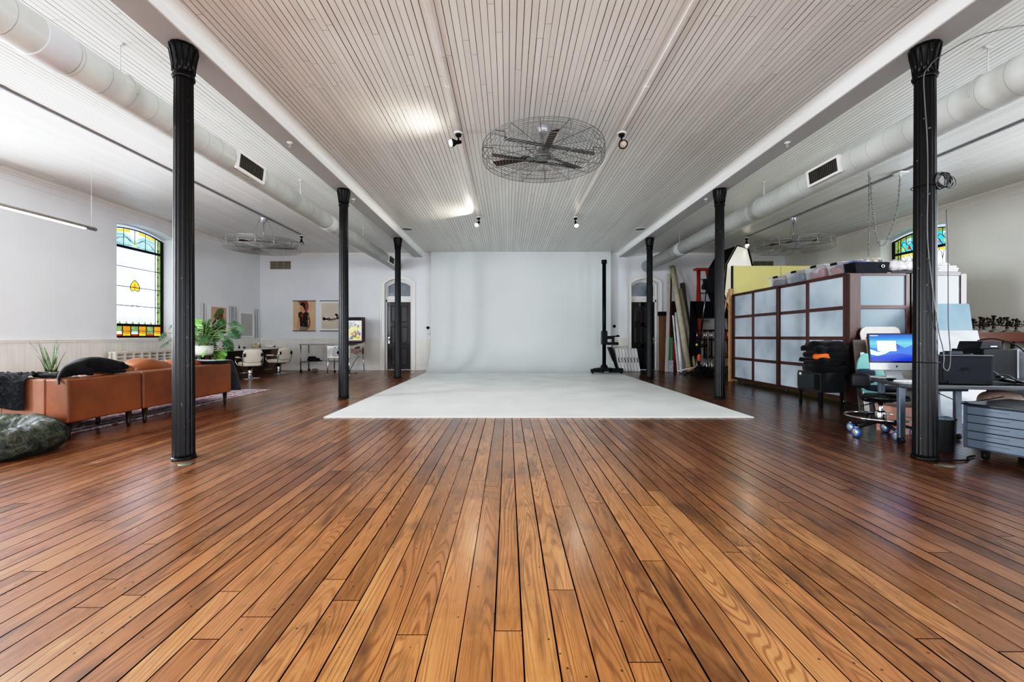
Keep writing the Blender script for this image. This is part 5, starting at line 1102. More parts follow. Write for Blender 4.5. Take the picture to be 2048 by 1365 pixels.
# wooden post and brace
m=M(); a=P(1457,0,10.5).x; m.box((a-.03,10.38,.0),(a+.045,10.46,HC+(674-578)*10.4/F)); t=thing('pine_prop','bare pine frame post standing at the far end of the frosted cabinet','frame',(a,10.42,0)); m.build('post',mat((190,150,104),.6,var=.12,sc=5,stretch=(5,5,1)),t); m=M(); b=P(1444,652,10.5); c=P(1456,585,10.5); m.tube([(b.x,10.5,b.z),(c.x,10.5,c.z)],.02,4); m.build('brace',mat((196,158,110),.6),t)
# yellow foam boards
YM=mat((214,204,128),.55,var=.025,sc=1.5,name='yellow_foam_board')
for x0_,x1_,lb in ((5.50,6.66,'pale yellow foam board standing left behind the frosted cabinet'),(6.675,8.35,'pale yellow foam board standing right behind the plastic bins')):
    m=M(); m.box((x0_,10.42,.01),(x1_,10.46,HC+1.735)); t=thing('foam_board',lb,'foam board',((x0_+x1_)/2,10.44,0)); m.build('board_face',YM,t,bevel=.003)
    if x0_<6: m=M(); m.box((x0_-.03,10.41,.01),(x0_,10.47,HC+1.735)); m.build('black_edge',BLK,t)
# plastic storage bins on the cabinet
CLR=mat((236,240,244),.15,var=.04,sc=6,alpha=.24,coat=.4,name='clear_plastic'); LID=mat((226,226,228),.3,var=.02,alpha=.55,name='bin_lid')
def bin_(y0,y1,h,c1,c2,lb):
    x=XS+.03; w=.42; t=thing('plastic_storage_bin',lb,'storage bin',(x+w/2,(y0+y1)/2,TOPZ+.02),group='clear storage bins on the cabinet'); z0=TOPZ+.021
    m=M(); b=.025; vs=[(x+b,y0+b,z0),(x+w-b,y0+b,z0),(x+w-b,y1-b,z0),(x+b,y1-b,z0),(x,y0,z0+h),(x+w,y0,z0+h),(x+w,y1,z0+h),(x,y1,z0+h)]; m.add(vs,[(0,3,2,1),(0,1,5,4),(1,2,6,5),(2,3,7,6),(3,0,4,7)]); m.build('bin_body',CLR,t,bevel=.01)
    m=M(); m.box((x-.008,y0-.008,z0+h),(x+w+.008,y1+.008,z0+h+.018)); m.build('lid',LID,t,bevel=.006)
    m=M(); m.box((x-.014,(y0+y1)/2-.07,z0+h-.02),(x-.004,(y0+y1)/2+.07,z0+h+.02)); m.build('latch',BLK,t,bevel=.003)
    m=M(); m.blob((x+w/2,(y0+y1)/2,z0+h*.42),(w*.42,(y1-y0)*.42,h*.38),.5,26,12,.03,10,y0); m.build('folded_contents',mat(c1,.8,var=.35,sc=12),t)
    m=M(); m.blob((x+w*.5,(y0+y1)/2+.05,z0+h*.66),(w*.4,(y1-y0)*.36,h*.24),.5,26,12,.03,12,y1); m.build('folded_contents',mat(c2,.8,var=.3,sc=12),t)
bin_(8.32,8.86,.19,(70,66,74),(176,160,160),'clear storage bin with grey folded cloth, farthest on the cabinet')
bin_(7.80,8.28,.21,(58,96,104),(130,120,150),'clear storage bin with teal and lilac cloth, second farthest')
bin_(7.28,7.76,.22,(120,52,62),(160,150,170),'clear storage bin with red and grey cloth and a handwritten label')
bin_(6.88,7.22,.19,(134,40,46),(96,44,50),'clear storage bin with dark red cloth, nearest the corner')
# black fabric bin, clear bag, papers
cb=Vector((5.77,YN+.22,TOPZ+.005)); t=thing('black_fabric_bin','black fabric bin with a metal ring, heaped with fabric on the cabinet corner','fabric bin',tuple(cb))
m=M(); b=.04; h=.175; x0_,x1_=5.42,5.98; vs=[(x0_+b,YF,cb.z),(x1_-b,YF,cb.z),(x1_-b,YF+.36,cb.z),(x0_+b,YF+.36,cb.z),(x0_,YF-.01,cb.z+h),(x1_,YF-.01,cb.z+h),(x1_,YF+.38,cb.z+h),(x0_,YF+.38,cb.z+h)]; m.add(vs,[(0,3,2,1),(0,1,5,4),(1,2,6,5),(2,3,7,6),(3,0,4,7)]); m.build('bin_body',mat((20,21,28),.8,var=.1),t,bevel=.006)
m=M(); m.ring((5.86,YF-.014,cb.z+.11),.022,.007,24,8,axis='y'); m.build('ring_grommet',CHR,t)
m=M(); m.blob((5.62,YF+.16,cb.z+h),(.2,.16,.04),.7,26,12,.03,11,3); m.build('blue_fabric',mat((96,104,150),.8,var=.3,sc=14),t)
m=M(); m.blob((5.76,YF+.16,cb.z+h+.03),(.2,.15,.045),.7,30,14,.05,13,8); m.build('patterned_fabric',mat((176,166,156),.8,var=.6,sc=22),t)
m=M(); m.box((6.0,YF,TOPZ+.004),(6.35,YF+.4,TOPZ+.05)); solo(m,'black_tray',BLK,'flat black tray under the clear bag on the cabinet','tray',bevel=.01)
m=M(); m.blob((6.17,YF+.17,TOPZ+.145),(.2,.17,.09),.55,34,18,.045,9,5); solo(m,'clear_bag',mat((198,192,198),.25,var=.35,sc=13,coat=.5),'bulging clear bag of pale fabric beside the black fabric bin','bag')
m=M(); m.blob((6.6,YF+.2,TOPZ+.06),(.14,.14,.055),.6,24,12,.03,10,6); solo(m,'white_bundle',mat((214,212,214),.7,var=.1),'white wrapped bundle on the cabinet hidden behind the column','bundle')
m=M(); m.box((6.78,YF+.02,TOPZ+.003),(7.08,YF+.3,TOPZ+.035)); solo(m,'blue_folder',mat((44,112,176),.5,var=.1),'bright blue folder under the white packets on the cabinet','folder',bevel=.006)
for k,(dx,dz) in enumerate(((0,.0),(.015,.032),(-.02,.064))):
    m=M(); m.box((6.77+dx,YF+.03,TOPZ+.037+dz),(7.08+dx,YF+.3,TOPZ+.066+dz)); solo(m,'white_packet',mat((222,222,222),.6,var=.05),['lowest white packet on the blue folder','middle white packet on the blue folder','topmost white packet above the blue folder'][k],'packet','white packets on the cabinet',bevel=.006)
m=M(); m.blob((6.86,YF+.16,TOPZ+.155),(.14,.12,.03),.6,22,10,.02,10,2); solo(m,'plastic_sleeve',mat((200,204,208),.3,var=.15,sc=15),'crumpled plastic sleeve on top of the white packets','sleeve')
# black box with folded clothes
t=thing('black_side_cabinet','low black cabinet on legs carrying a heap of black garments','cabinet',(4.94,6.75,0))
DK=mat((44,48,50),.45,var=.1); m=M(); m.box((4.76,6.49,.23),(5.13,7.01,.535)); m.build('cabinet_body',DK,t,bevel=.006)
for x in (4.79,5.10):
    for y in (6.52,6.98): m=M(); m.box((x-.016,y-.016,0),(x+.016,y+.016,.24)); m.build('leg',BLK,t)
m=M(); m.box((4.748,6.62,.27),(4.76,7.0,.50)); m.build('drawer_front',mat((50,54,55),.4),t,bevel=.003)
m=M(); m.box((4.749,6.52,.27),(4.76,6.6,.50)); m.build('side_strip',BLK,t); m=M(); m.box((4.744,6.9,.47),(4.75,6.95,.51)); m.build('paper_tag',mat((210,214,180),.6),t)
BG=mat((15,15,18),.85,var=.3,sc=9,bump=.3,bsc=60,sheen=.1,name='black_cloth_garment'); z=.535
for k,(w,d,h,ox,mt_,lb) in enumerate(((.25,.25,.05,.03,BG,'lowest folded black garment directly on the low black cabinet'),(.23,.24,.045,.05,BG,'second black garment in the heap on the low black cabinet'),(.24,.24,.045,.0,BG,'black garment just under the orange one'),(.12,.10,.035,-.09,mat((226,104,34),.8,var=.1,name='orange_cloth'),'orange garment poking out of the black heap'),(.235,.24,.05,.04,BG,'black garment just over the orange one'),(.25,.25,.055,.02,BG,'wide folded black garment second from the top of the heap'),(.22,.22,.045,.03,BG,'topmost black garment of the heap'))):
    m=M(); m.blob((4.95+ox,6.72-(.0 if k!=3 else .12),z+h),(w,d,h),.38,56,14,.06,6,k*3,rotz=.12*(k%3-1)); solo(m,'folded_garment',mt_,lb,'garment','garments heaped on the low black cabinet'); z+=h*1.55 if k!=3 else h*.2
m=M(); m.blob((5.22,6.60,.56),(.16,.12,.16),.8,30,14,.04,6,4,fn=lambda q:Vector((q.x-q.z*.8,q.y,q.z))); solo(m,'draped_garment',BG,'black garment sliding down the right side of the low black cabinet','garment')
# ------------------------------------------------------------------ leaning boards behind the desk
def slabp(nm,pts,th,mt,lb,cat='board',bevel=.004,loc=None): 
    m=M(); q=[Vector(p) for p in pts]; n=(q[1]-q[0]).cross(q[2]-q[0]).normalized()*th; k=len(q)
    m.add(q+[p+n for p in q],[tuple(range(k))[::-1],tuple(range(k,2*k))]+[(i,(i+1)%k,k+(i+1)%k,k+i) for i in range(k)]); return solo(m,nm,mt,lb,cat,bevel=bevel)
LV_=mat((214,208,200),.5,var=.05,sc=3,stretch=(6,6,1)); 
def Pz(px,Y,z): return Vector(((px-CX)*Y/F,Y,z))
def Ptop(px,py,Y): return P(px,py,Y)
slabp('dark_board',[Pz(1718,5.95,.01),Pz(1746,5.95,.01),Ptop(1729,681,6.52),Ptop(1704.5,681,6.52)],.02,mat((84,76,72),.5,var=.06),'dark grey-brown board leaning leftmost behind the swivel stool')
a0,a1=Pz(1752,6.12,.01),Pz(1840,6.12,.01); T0,T1=Ptop(1719,655,6.63),Ptop(1799,655,6.63)
rc=[T1+Vector((-.0,0,-.10)),T1+Vector((-.015,0,-.05)),T1+Vector((-.04,0,-.02)),T1+Vector((-.09,0,0)),T0+Vector((.09,0,0)),T0+Vector((.04,0,-.02)),T0+Vector((.015,0,-.05)),T0+Vector((0,0,-.10))]
slabp('pale_tabletop',[a0,a1]+rc,.02,LV_,'pale wood-grain tabletop with rounded corners leaning behind the computer','tabletop')
slabp('grey_board',[Pz(1766,5.86,.01),Pz(1850,5.86,.01),Ptop(1815,674,6.42),Ptop(1736,674,6.42)],.02,mat((150,146,142),.6,var=.12,sc=4),'grey concrete-look board leaning in front of the pale tabletop')
slabp('timber_edge_board',[Pz(1756,5.8,.01),Pz(1762,5.8,.01),Ptop(1738,675,6.38),Ptop(1731,675,6.38)],.03,mat((190,142,88),.5,var=.1,sc=6,stretch=(3,3,1)),'narrow raw timber edge leaning beside the grey board')
c=P(1742,756,5.9); m=M(); n=40; pts=[c+Vector((.30*cos(2*PI*k/n)*.62,.12*sin(2*PI*k/n)*.8,.33*sin(2*PI*k/n))) for k in range(n)]
slabp('teal_disc',pts,.02,mat((104,172,166),.5,var=.05),'round pale teal board leaning behind the swivel stool')
slabp('white_foam_board',[Pz(1728,5.95,.01),Pz(1738,5.95,.01),Ptop(1727,706,6.35),Ptop(1720,706,6.35)],.02,WHT,'thin white board edge between the dark board and the teal disc')
MARB=mat((172,182,190),.4,var=.12,sc=5,stretch=(1,2,1),coat=.2,name='white_marble'); 
slabp('blue_grey_board',[Pz(1866,5.7,.01),Pz(1968,5.7,.01),Ptop(1936,609,6.5),Ptop(1868,609,6.5)],.02,mat((92,120,140),.5,var=.12,sc=3,stretch=(1,1,.3)),'tall blue-grey painted board leaning behind the marble sheet')
slabp('marble_board',[Pz(1880,5.25,.01),Pz(1992,5.25,.01),Ptop(1953,663,6.1),Ptop(1872,663,6.1)],.02,MARB,'white marble-look board leaning behind the black power unit')
slabp('white_board',[Pz(1863,6.0,.01),Pz(1876,6.0,.01),Ptop(1874,600,6.55),Ptop(1866,600,6.55)],.02,mat((170,190,204),.5),'narrow white board edge just right of the cable-wrapped column')
# ------------------------------------------------------------------ desk
dz_=HC-.475; DT=mat((70,72,76),.25,var=.06,coat=.4,name='dark_laminate'); t=thing('office_desk','long dark desk with a rounded end and steel legs behind the cable-wrapped column','desk',(4.5,4.45,0))
m=M(); out=[]
cx_,cy_,w_,l_=3.98,4.72,.42,0
top=[(4.33,5.16),(4.27,5.10),(4.2,4.92),(4.10,4.64),(4.0,4.36),(4.01,4.27),(4.10,4.21),(4.75,4.10),(5.75,3.98),(5.9,4.2),(5.9,5.0),(5.2,5.2),(4.45,5.22)]
n=len(top); m.add([(x,y,dz_-.04) for x,y in top]+[(x,y,dz_) for x,y in top],[tuple(range(n))[::-1],tuple(range(n,2*n))]+[(i,(i+1)%n,n+(i+1)%n,n+i) for i in range(n)]); m.build('desktop',DT,t,bevel=.008)
for x,y in ((3.99,4.33),(4.74,4.5),(5.7,4.3),(5.6,4.95),(4.42,5.05)): m=M(); m.box((x-.03,y-.02,.06),(x+.03,y+.02,dz_-.04)); L=m.build('leg',mat((90,98,108),.35,metal=.6),t,bevel=.005); m=M(); m.lathe([(.015,-.014),(.036,-.014),(.036,.014),(.015,.014)],(x,y,.037),16,axis='x'); m.build('caster',BLK,L)
m=M(); m.box((4.15,4.40,dz_-.09),(4.75,4.44,dz_-.04)); m.build('apron',mat((60,64,70),.4),t)
# computer
cmp_c=Vector((4.34,4.76,dz_)); yaw=math.radians(-14); t=thing('desktop_computer','all-in-one computer with silver chin showing a blue mountain wallpaper','computer',tuple(cmp_c),rz=yaw)
X_=Matrix.Translation(cmp_c)@Matrix.Rotation(yaw,4,'Z')@Matrix.Translation((0,0,.0)); TL=Matrix.Rotation(math.radians(-9),4,'X'); 
def cm(mm,nm,mt,par=t,tilt=True,**k):
    A=X_@(Matrix.Translation((0,0,.10))@TL if tilt else Matrix()); mm.v=[A@v for v in mm.v]; return mm.build(nm,mt,par,**k)
AL=mat((206,210,214),.25,metal=.5,var=.02,name='aluminium')
w=.25; m=M(); m.box((-w,0,.085),(w,.022,.42)); body=cm(m,'display_bezel',mat((14,15,18),.2,coat=.4),bevel=.006)
m=M(); m.box((-w,-.003,.0),(w,.022,.085)); cm(m,'chin',AL,bevel=.006)
m=M(); m.blob((0,-.005,.042),(.009,.002,.010),nu=14,nv=8); m.blob((.003,-.005,.055),(.003,.002,.005),nu=10,nv=6); cm(m,'logo',mat((34,34,38),.3))
def E(rgb,e=1.0): return mat(rgb,.3,emit=e,var=.0,name='screen_%d'%rgb[2])
def skym():
    q=N('screen_sky'); tc=q.n('ShaderNodeTexCoord'); sp=q.n('ShaderNodeSeparateXYZ'); q.l(tc.outputs['Object'],sp.inputs[0]); c=q.ramp(q.rng(sp.outputs[2],.18,.5,0,1),[(0,srgb(20,60,190)),(.45,srgb(30,120,220)),(.7,srgb(110,205,240)),(.85,srgb(20,130,230)),(1,srgb(16,70,200))])
    q.l(c,q.b.inputs['Emission Color']); q.b.inputs['Emission Strength'].default_value=1.0; q.b.inputs['Base Color'].default_value=(0,0,0,1); q.b.inputs['Roughness'].default_value=.15; return q.mat
m=M(); a,b,c_,d_=-w+.014,w-.014,.10,.405; s=lambda u,v,d=0:(a+(b-a)*u,-.002-d,c_+(d_-c_)*v)
def SC(pts,mi,d): m.poly([s(u,v,d) for u,v in pts],mi)
SC([(0,0),(1,0),(1,1),(0,1)],0,0); SC([(0,.0),(1,0),(1,.42),(.86,.62),(.7,.5),(.55,.66),(.42,.47),(.25,.40),(0,.5)],1,.0003); SC([(0,.0),(1,0),(1,.2),(.6,.3),(.3,.22),(0,.16)],2,.0005); SC([(0,.26),(.14,.2),(.3,.28),(.44,.42),(.32,.40),(.16,.34),(0,.44)],3,.0007); SC([(.55,.66),(.42,.47),(.5,.42),(.62,.5)],4,.0006)
SC([(.15,.38),(.53,.38),(.53,.76),(.15,.76)],5,.0010); SC([(.02,.95),(.18,.95),(.18,.97),(.02,.97)],5,.0010)
for k in range(4): SC([(.93,.08+.07*k),(.98,.08+.07*k),(.98,.12+.07*k),(.93,.12+.07*k)],5,.001)
cm(m,'screen',[skym(),E((16,72,176)),E((10,40,150)),E((190,222,240)),E((20,50,120)),E((226,236,238))],par=body)
m=M(); m.slab([(-.08,.03,.0),(.08,.03,.0),(.06,.12,.16),(-.06,.12,.16)],.008); m.box((-.09,-.02,0),(.09,.12,.006)); cm(m,'stand_foot',AL,tilt=False)
m=M(); m.box((4.10,4.42,dz_+.001),(4.40,4.54,dz_+.014)); 
t=thing('keyboard','white keyboard lying in front of the computer','keyboard',(4.25,4.47,dz_)); m.build('tray',WHT,t,bevel=.003); m=M()
for i in range(14):
    for j in range(5): m.box((4.108+i*.0205,4.427+j*.021,dz_+.014),(4.124+i*.0205,4.443+j*.021,dz_+.018))
m.build('keys',mat((238,238,238),.4),t)
m=M(); m.ob((4.30,5.02,dz_+.005),(.12,.22,.007),(0,0,.3)); m.ob((4.25,4.86,dz_+.011),(.13,.2,.005),(0,0,-.2)); solo(m,'loose_papers',mat((200,204,208),.6),'loose white papers on the rounded end of the desk','papers')
m=M(); m.blob((4.17,4.64,dz_+.013),(.05,.025,.013),.6,16,8); m.cable([(4.17,4.64,dz_+.01),(4.15,4.60,dz_+.008),(4.2,4.58,dz_+.008),(4.25,4.6,dz_+.01)],.004,5); solo(m,'small_gadget',BLK,'small black gadget with a lead at the desk edge','gadget')
# black power unit
uz=dz_; UT=Matrix.Translation((4.355,4.30,uz))@Matrix.Rotation(math.radians(-21.8),4,'Z'); t=thing('power_unit','big black backup power unit standing on the desk','power unit',(4.355,4.30,uz),rz=math.radians(-21.8))
def um(mm,nm,mt,**k): mm.v=[UT@v for v in mm.v]; return mm.build(nm,mt,t,**k)
m=M(); m.box((0,0,.004),(.405,.33,.29)); um(m,'casing',mat((24,26,31),.5,var=.06),bevel=.012)
m=M(); m.box((.02,-.006,.03),(.385,.002,.27)); um(m,'front_panel',mat((20,22,27),.4),bevel=.004); m=M(); m.box((.06,-.009,.008),(.34,0,.04)); um(m,'foot_strip',BLK)
m=M(); m.box((.0,-.004,.287),(.4,.08,.293)); um(m,'top_trim',mat((120,126,134),.3))
text('APC',.05,UT@Matrix.Translation((.19,-.008,.15))@Matrix(((1,0,0,0),(0,0,-1,0),(0,1,0,0),(0,0,0,1))),mat((8,8,10),.3),'brand_lettering',t)
m=M(); m.box((4.47,4.32,uz+.293),(4.61,4.42,uz+.32)); m.box((4.49,4.33,uz+.32),(4.61,4.41,uz+.33)); solo(m,'small_hub',mat((40,46,58),.4),'small dark blue box lying on top of the black power unit','hub',bevel=.005)
m=M(); m.cable([(4.38,4.33,uz+.299),(4.45,4.30,uz+.299),(4.6,4.27,uz+.299),(4.68,4.30,uz+.299),(4.74,4.42,uz+.30),(4.8,4.6,uz+.25)],.006,6); solo(m,'black_lead',BLK,'black lead lying across the top of the black power unit','cable')
t=thing('black_computer_case','black computer case behind the power unit on the desk','computer case',(5.5,4.9,uz)); m=M(); m.box((5.30,4.75,uz+.002),(5.68,5.1,uz+.335)); m.build('case_body',mat((20,22,25),.4),t,bevel=.006); m=M(); m.box((5.665,4.745,uz+.01),(5.685,4.755,uz+.33)); m.build('edge_trim',STEEL,t)
m=M(); m.add([(x,y,z) for z,s_ in ((uz+.337,0),(uz+.425,.03)) for x,y in ((5.31+s_,4.8),(5.56-s_*.3,4.8),(5.56-s_*.3,5.05),(5.31+s_,5.05))],[(0,3,2,1),(4,5,6,7),(0,1,5,4),(1,2,6,5),(2,3,7,6),(3,0,4,7)]); t=thing('dock_device','black wedge device with a white mark on the computer case','device',(5.44,4.9,uz+.337)); m.build('device_body',mat((26,28,36),.4),t,bevel=.006); m=M(); m.box((5.43,4.794,uz+.36),(5.50,4.802,uz+.372)); m.build('white_mark',WHT,t)
# cable tangle
for k in range(11):
    rn=random.Random(k); z0=uz+.05+.02*k; m=M(); y0=4.2+.02*k; m.cable([(4.78,y0+.06,z0),(4.86+rn.uniform(-.03,.03),y0+.04,z0-.005+rn.uniform(-.01,.02)),(4.96,y0+.02,uz+.03+z0*.02+rn.uniform(0,.06)),(5.05,y0-.02,uz+.02+rn.uniform(0,.02)),(5.2,4.12+.02*k,uz+.012)],.008,6)
    solo(m,'power_cable',mat((150,156,162),.4) if k in (8,3) else BLK,'pale grey cable in the tangle behind the power unit' if k in (8,3) else 'black power cable tangled at the right end of the desk','cable','cables tangled behind the power unit')
m=M(); m.cable([(5.5,5.0,uz+.43),(5.6,4.9,uz+.45),(5.75,4.8,uz+.36),(5.82,4.7,uz+.15)],.008,6); solo(m,'device_lead',BLK,'black lead looping down from the wedge device to the right','cable')
m=M(); m.cable([(4.6,4.9,dz_-.05),(4.66,4.7,.5),(4.8,4.5,.40),(5.0,4.3,.48)],.005,6); solo(m,'hanging_lead',BLK,'thin lead hanging below the desk in front of the marble board','cable')
# translucent plastic crate and draped sheet at the right edge
t=thing('draped_plastic_crate','pale plastic sheet draped over a crate at the right edge behind the desk','crate',(6.23,5.01,0)); m=M(); m.box((5.97,4.86,.01),(6.5,5.16,HC-.19)); m.build('crate_body',mat((150,156,164),.5,var=.08),t,bevel=.01)
m=M(); m.blob((6.23,5.01,.66),(.31,.19,.28),.35,40,20,.04,6,9); m.build('plastic_sheet',mat((150,155,165),.35,var=.15,sc=5,bump=.4,bsc=14,coat=.3),t)
m=M(); m.blob((5.36,4.62,.24),(.22,.18,.235),.7,34,18,.06,6,3); solo(m,'beige_fabric_heap',mat((168,148,134),.9,var=.25,sc=8,bump=.4,bsc=20),'crumpled beige fabric heap under the right end of the desk','fabric')
# waste bin
t=thing('waste_bin','tapered dark grey waste bin on the floor beside the flat file cabinet','bin',(4.155,4.07,0)); m=M(); m.lathe([(0,.004),(.072,.004),(.092,.30),(.096,.305),(.090,.30),(.07,.012),(0,.012)],(4.155,4.07,0),32); m.build('bin_body',mat((62,66,68),.4,var=.08,metal=.2),t); m=M(); m.blob((4.15,4.07,.29),(.07,.07,.03),.7,20,10,.02,14,3); m.build('trash',mat((84,104,116),.5,var=.3,sc=20),t)
m=M(); m.box((4.30,4.72,.0),(4.62,4.98,.30)); solo(m,'cardboard_box',mat((186,140,122),.7,var=.08),'pinkish cardboard box under the desk behind the waste bin','box',bevel=.004)
# flat file cabinet
fx,fy=4.10,3.85; th=math.radians(-72); t=thing('flat_file_cabinet','blue-grey metal flat file cabinet with five shallow drawers at the right edge','file cabinet',(fx,fy,0),rz=th)
A=WM[t]; FM=mat((84,95,108),.42,var=.07,sc=3,metal=.25,name='blue_grey_metal'); LW,DW=1.05,.72; H0,H1=.09,.475
def fl(mm,nm,mt,par=t,**k): mm.v=[A@v for v in mm.v]; return mm.build(nm,mt,par,**k)
m=M(); m.box((0,0.01,H0),(LW,DW,H1)); fl(m,'cabinet_body',FM,bevel=.006); m=M(); m.box((-.008,-.004,H1),(LW+.008,DW+.008,H1+.016)); fl(m,'top_sheet',mat((30,33,38),.3,coat=.3),bevel=.004)
m=M(); m.box((.03,.006,H0+.01),(LW-.03,.012,H1-.006)); fl(m,'drawer_gap_shade',mat((20,22,26),.6))  # dark plate added as shade in the gaps between the drawers
dh=(H1-H0-.02)/5
for k in range(5):
    m=M(); z=H0+.012+k*dh; m.box((.035,-.004,z+.003),(LW-.035,.005,z+dh-.003)); d=fl(m,'drawer',mat((90,102,115),.4,var=.06,sc=3,metal=.25),bevel=.002)
    for hx in (.24,LW-.24):
        m=M(); m.box((hx-.075,-.006,z+dh*.55),(hx+.06,-.002,z+dh*.62)); m.lathe([(0,-.022),(.012,-.018),(.012,-.002)],(hx+.03,0,z+dh*.42),14,axis='y'); fl(m,'drawer_handle',mat((54,60,68),.3,metal=.5),par=d)
for x,y in ((.12,.08),(LW-.12,.08),(.12,DW-.08),(LW-.12,DW-.08)): m=M(); m.lathe([(.015,-.014),(.036,-.014),(.036,.014),(.015,.014)],(x,y,.037),16,axis='x'); m.box((x-.02,y-.025,.05),(x+.02,y+.025,H0)); fl(m,'caster',BLK)
m=M(); g=G(1868,921); m.cable([(g.x,g.y,.01),(3.87,3.70,.012),(4.0,3.72,.01),(4.10,3.80,.012),(4.2,3.84,.012)],.008,6); solo(m,'floor_cable',BLK,'black cable on the floor between the column foot and the flat file cabinet','cable')
# ------------------------------------------------------------------ swivel stool
sx,sy=4.07,4.66; t=thing('drafting_stool','black swivel stool with a chrome foot ring and blue-rimmed casters','stool',(sx,sy,0))
sz=.44; m=M(); m.lathe([(0,sz-.045),(.15,sz-.045),(.20,sz-.035),(.205,sz-.01),(.19,sz+.008),(0,sz+.015)],(sx+.06,sy,0),36); m.build('seat',mat((20,20,22),.4,coat=.2),t)
m=M(); m.tube([(sx,sy,.17),(sx,sy,sz-.04)],.022,14); m.build('gas_lift',CHR,t); m=M(); m.lathe([(.05,.14),(.05,.26),(.035,.28)],(sx,sy,0),20); m.build('hub',CHR,t)
m=M(); m.ring((sx-.03,sy,.215),.29,.011,56,8); m.build('foot_ring',CHR,t)
for k in range(5):
    a=2*PI*k/5+3.35; e=Vector((sx+.31*cos(a),sy+.24*sin(a),.10)); m=M(); m.tube([(sx,sy,.17),e],.02,8,r2=.014); m.tube([e,(sx-.03+.29*cos(a),sy+.29*sin(a),.215)],.006,6); L=m.build('base_arm',BLK,t)
    m=M(); m.lathe([(.018,-.016),(.05,-.016),(.052,-.010),(.052,.010),(.05,.016),(.018,.016)],(e.x,e.y,.053),22,axis='x'); w_=m.build('caster_wheel',mat((48,92,150),.4),L); m=M(); m.lathe([(0,-.019),(.036,-.019),(.036,.019),(0,.019)],(e.x,e.y,.053),18,axis='x'); m.box((e.x-.012,e.y-.012,.07),(e.x+.012,e.y+.012,.115)); m.build('caster_hub',mat((196,200,204),.3,metal=.5),L)
m=M(); m.blob((sx-.215,sy+.0,sz+.165),(.082,.04,.08),.5,24,14,rotz=-.6); m.build('backrest',mat((24,24,27),.45),t); m=M(); m.cable([(sx-.0,sy,sz-.05),(sx-.16,sy+.01,sz-.05),(sx-.205,sy+.03,sz+.02),(sx-.21,sy+.035,sz+.14)],.014,8); m.build('back_bar',BLKM,t)
m=M(); m.ob((sx-.02,sy,sz-.055),(.2,.14,.02)); m.tube([(sx,sy,sz-.06),(sx-.26,sy-.06,sz-.10)],.006,6); m.build('mechanism',BLK,t)
t=thing('office_chair','second dark blue chair half hidden under the desk','chair',(4.95,5.62,0)); m=M(); m.blob((4.95,5.62,.40),(.17,.16,.04),.5,28,12); m.build('seat',mat((28,34,44),.6),t); m=M(); m.blob((4.86,5.80,.55),(.13,.03,.10),.5,28,12); m.build('backrest',mat((40,52,66),.6),t); m=M(); m.tube([(4.95,5.62,.06),(4.95,5.62,.38)],.022,10); m.build('gas_lift',BLK,t)
m=M(); m.cable([(4.93,5.7,.39),(4.87,5.83,.44),(4.86,5.83,.52)],.013,8); m.build('back_bar',BLK,t)
for k in range(4): a=k*PI/2+.4; m=M(); m.tube([(4.95,5.62,.08),(4.95+.18*cos(a),5.62+.18*sin(a),.05)],.016,8); m.blob((4.95+.19*cos(a),5.62+.19*sin(a),.024),(.022,.022,.024),nu=12,nv=8); m.build('base_arm',BLK,t)
# ------------------------------------------------------------------ candelabras on a long table by the right wall
tz=HC+.075; t=thing('trestle_table','long reddish wooden table by the right wall carrying the candelabras','table',(8.2,7.3,0)); WT=wood((62,28,18),(106,56,34),.45,'x')
m=M(); m.box((7.66,7.0,tz-.16),(8.93,7.55,tz)); m.build('tabletop',WT,t,bevel=.01)
for x in (7.75,8.2,8.85):
    for y in (7.08,7.48): m=M(); m.tube([(x,y,tz-.16),(x+(.12 if x<8.8 else 0),y,0)],.035,4); m.build('leg',mat((84,82,78),.6,var=.1),t)
m=M(); m.box((7.72,7.05,.50),(8.92,7.5,.53)); m.build('lower_shelf',mat((120,100,78),.6),t)
for k,(x,w,h,c,lb) in enumerate(((7.82,.12,.20,(196,170,120),'tan box on the lower shelf of the candelabra table, leftmost'),(8.08,.14,.28,(92,64,44),'brown box on the lower shelf of the candelabra table'),(8.36,.12,.18,(200,180,136),'pale wooden box on the lower shelf below the second candelabra'),(8.66,.14,.22,(70,74,78),'dark grey box on the lower shelf near the right wall'))):
    m=M(); m.box((x-w,7.08,.531),(x+w*.6,7.4,.531+h)); solo(m,'shelf_box',mat(c,.6,var=.2),lb,'box','boxes on the lower shelf',bevel=.006)
BRZ=mat((52,42,34),.4,metal=.6,var=.2,name='dark_bronze')
def candel(arms,h,sc=1):
    t=thing('candelabra','x','candelabra',group='dark bronze candelabras')
    m=M(); m.lathe([(0,0),(.07,0),(.072,.012),(.05,.03),(.02,.045),(.014,.08)],n=20); m.build('base',mat((120,118,112),.4,metal=.4,var=.1),t)
    m=M(); m.lathe([(.012,.05),(.022,.08),(.01,.11),(.024,h*.55),(.01,h*.62),(.014,h*.9),(.028,h*.93),(.03,h),(.015,h+.004),(0,h)],n=16); m.build('stem',BRZ,t)
    for k in range(arms):
        a=2*PI*k/arms+.3; c=lambda r,z:(r*cos(a),r*sin(a),z); m=M(); m.cable([c(.01,h*.5),c(.05,h*.42),c(.09,h*.5),c(.11,h*.68),c(.112,h*.78)],.007,6); m.lathe([(.006,h*.76),(.026,h*.79),(.028,h*.81),(.014,h*.83),(.016,h*.9),(0,h*.9)],c(.112,0)[:2]+(0,),12); m.blob(c(.07,h*.62),(.018,.018,.012),nu=10,nv=6); m.build('arm',BRZ,t)
    return t
c0=candel(5,.26); c1=candel(0,.22); Yc=7.2
c1.location=((1947-CX)*Yc/F,Yc,tz); c1['label']='single short candlestick at the left end of the reddish table'
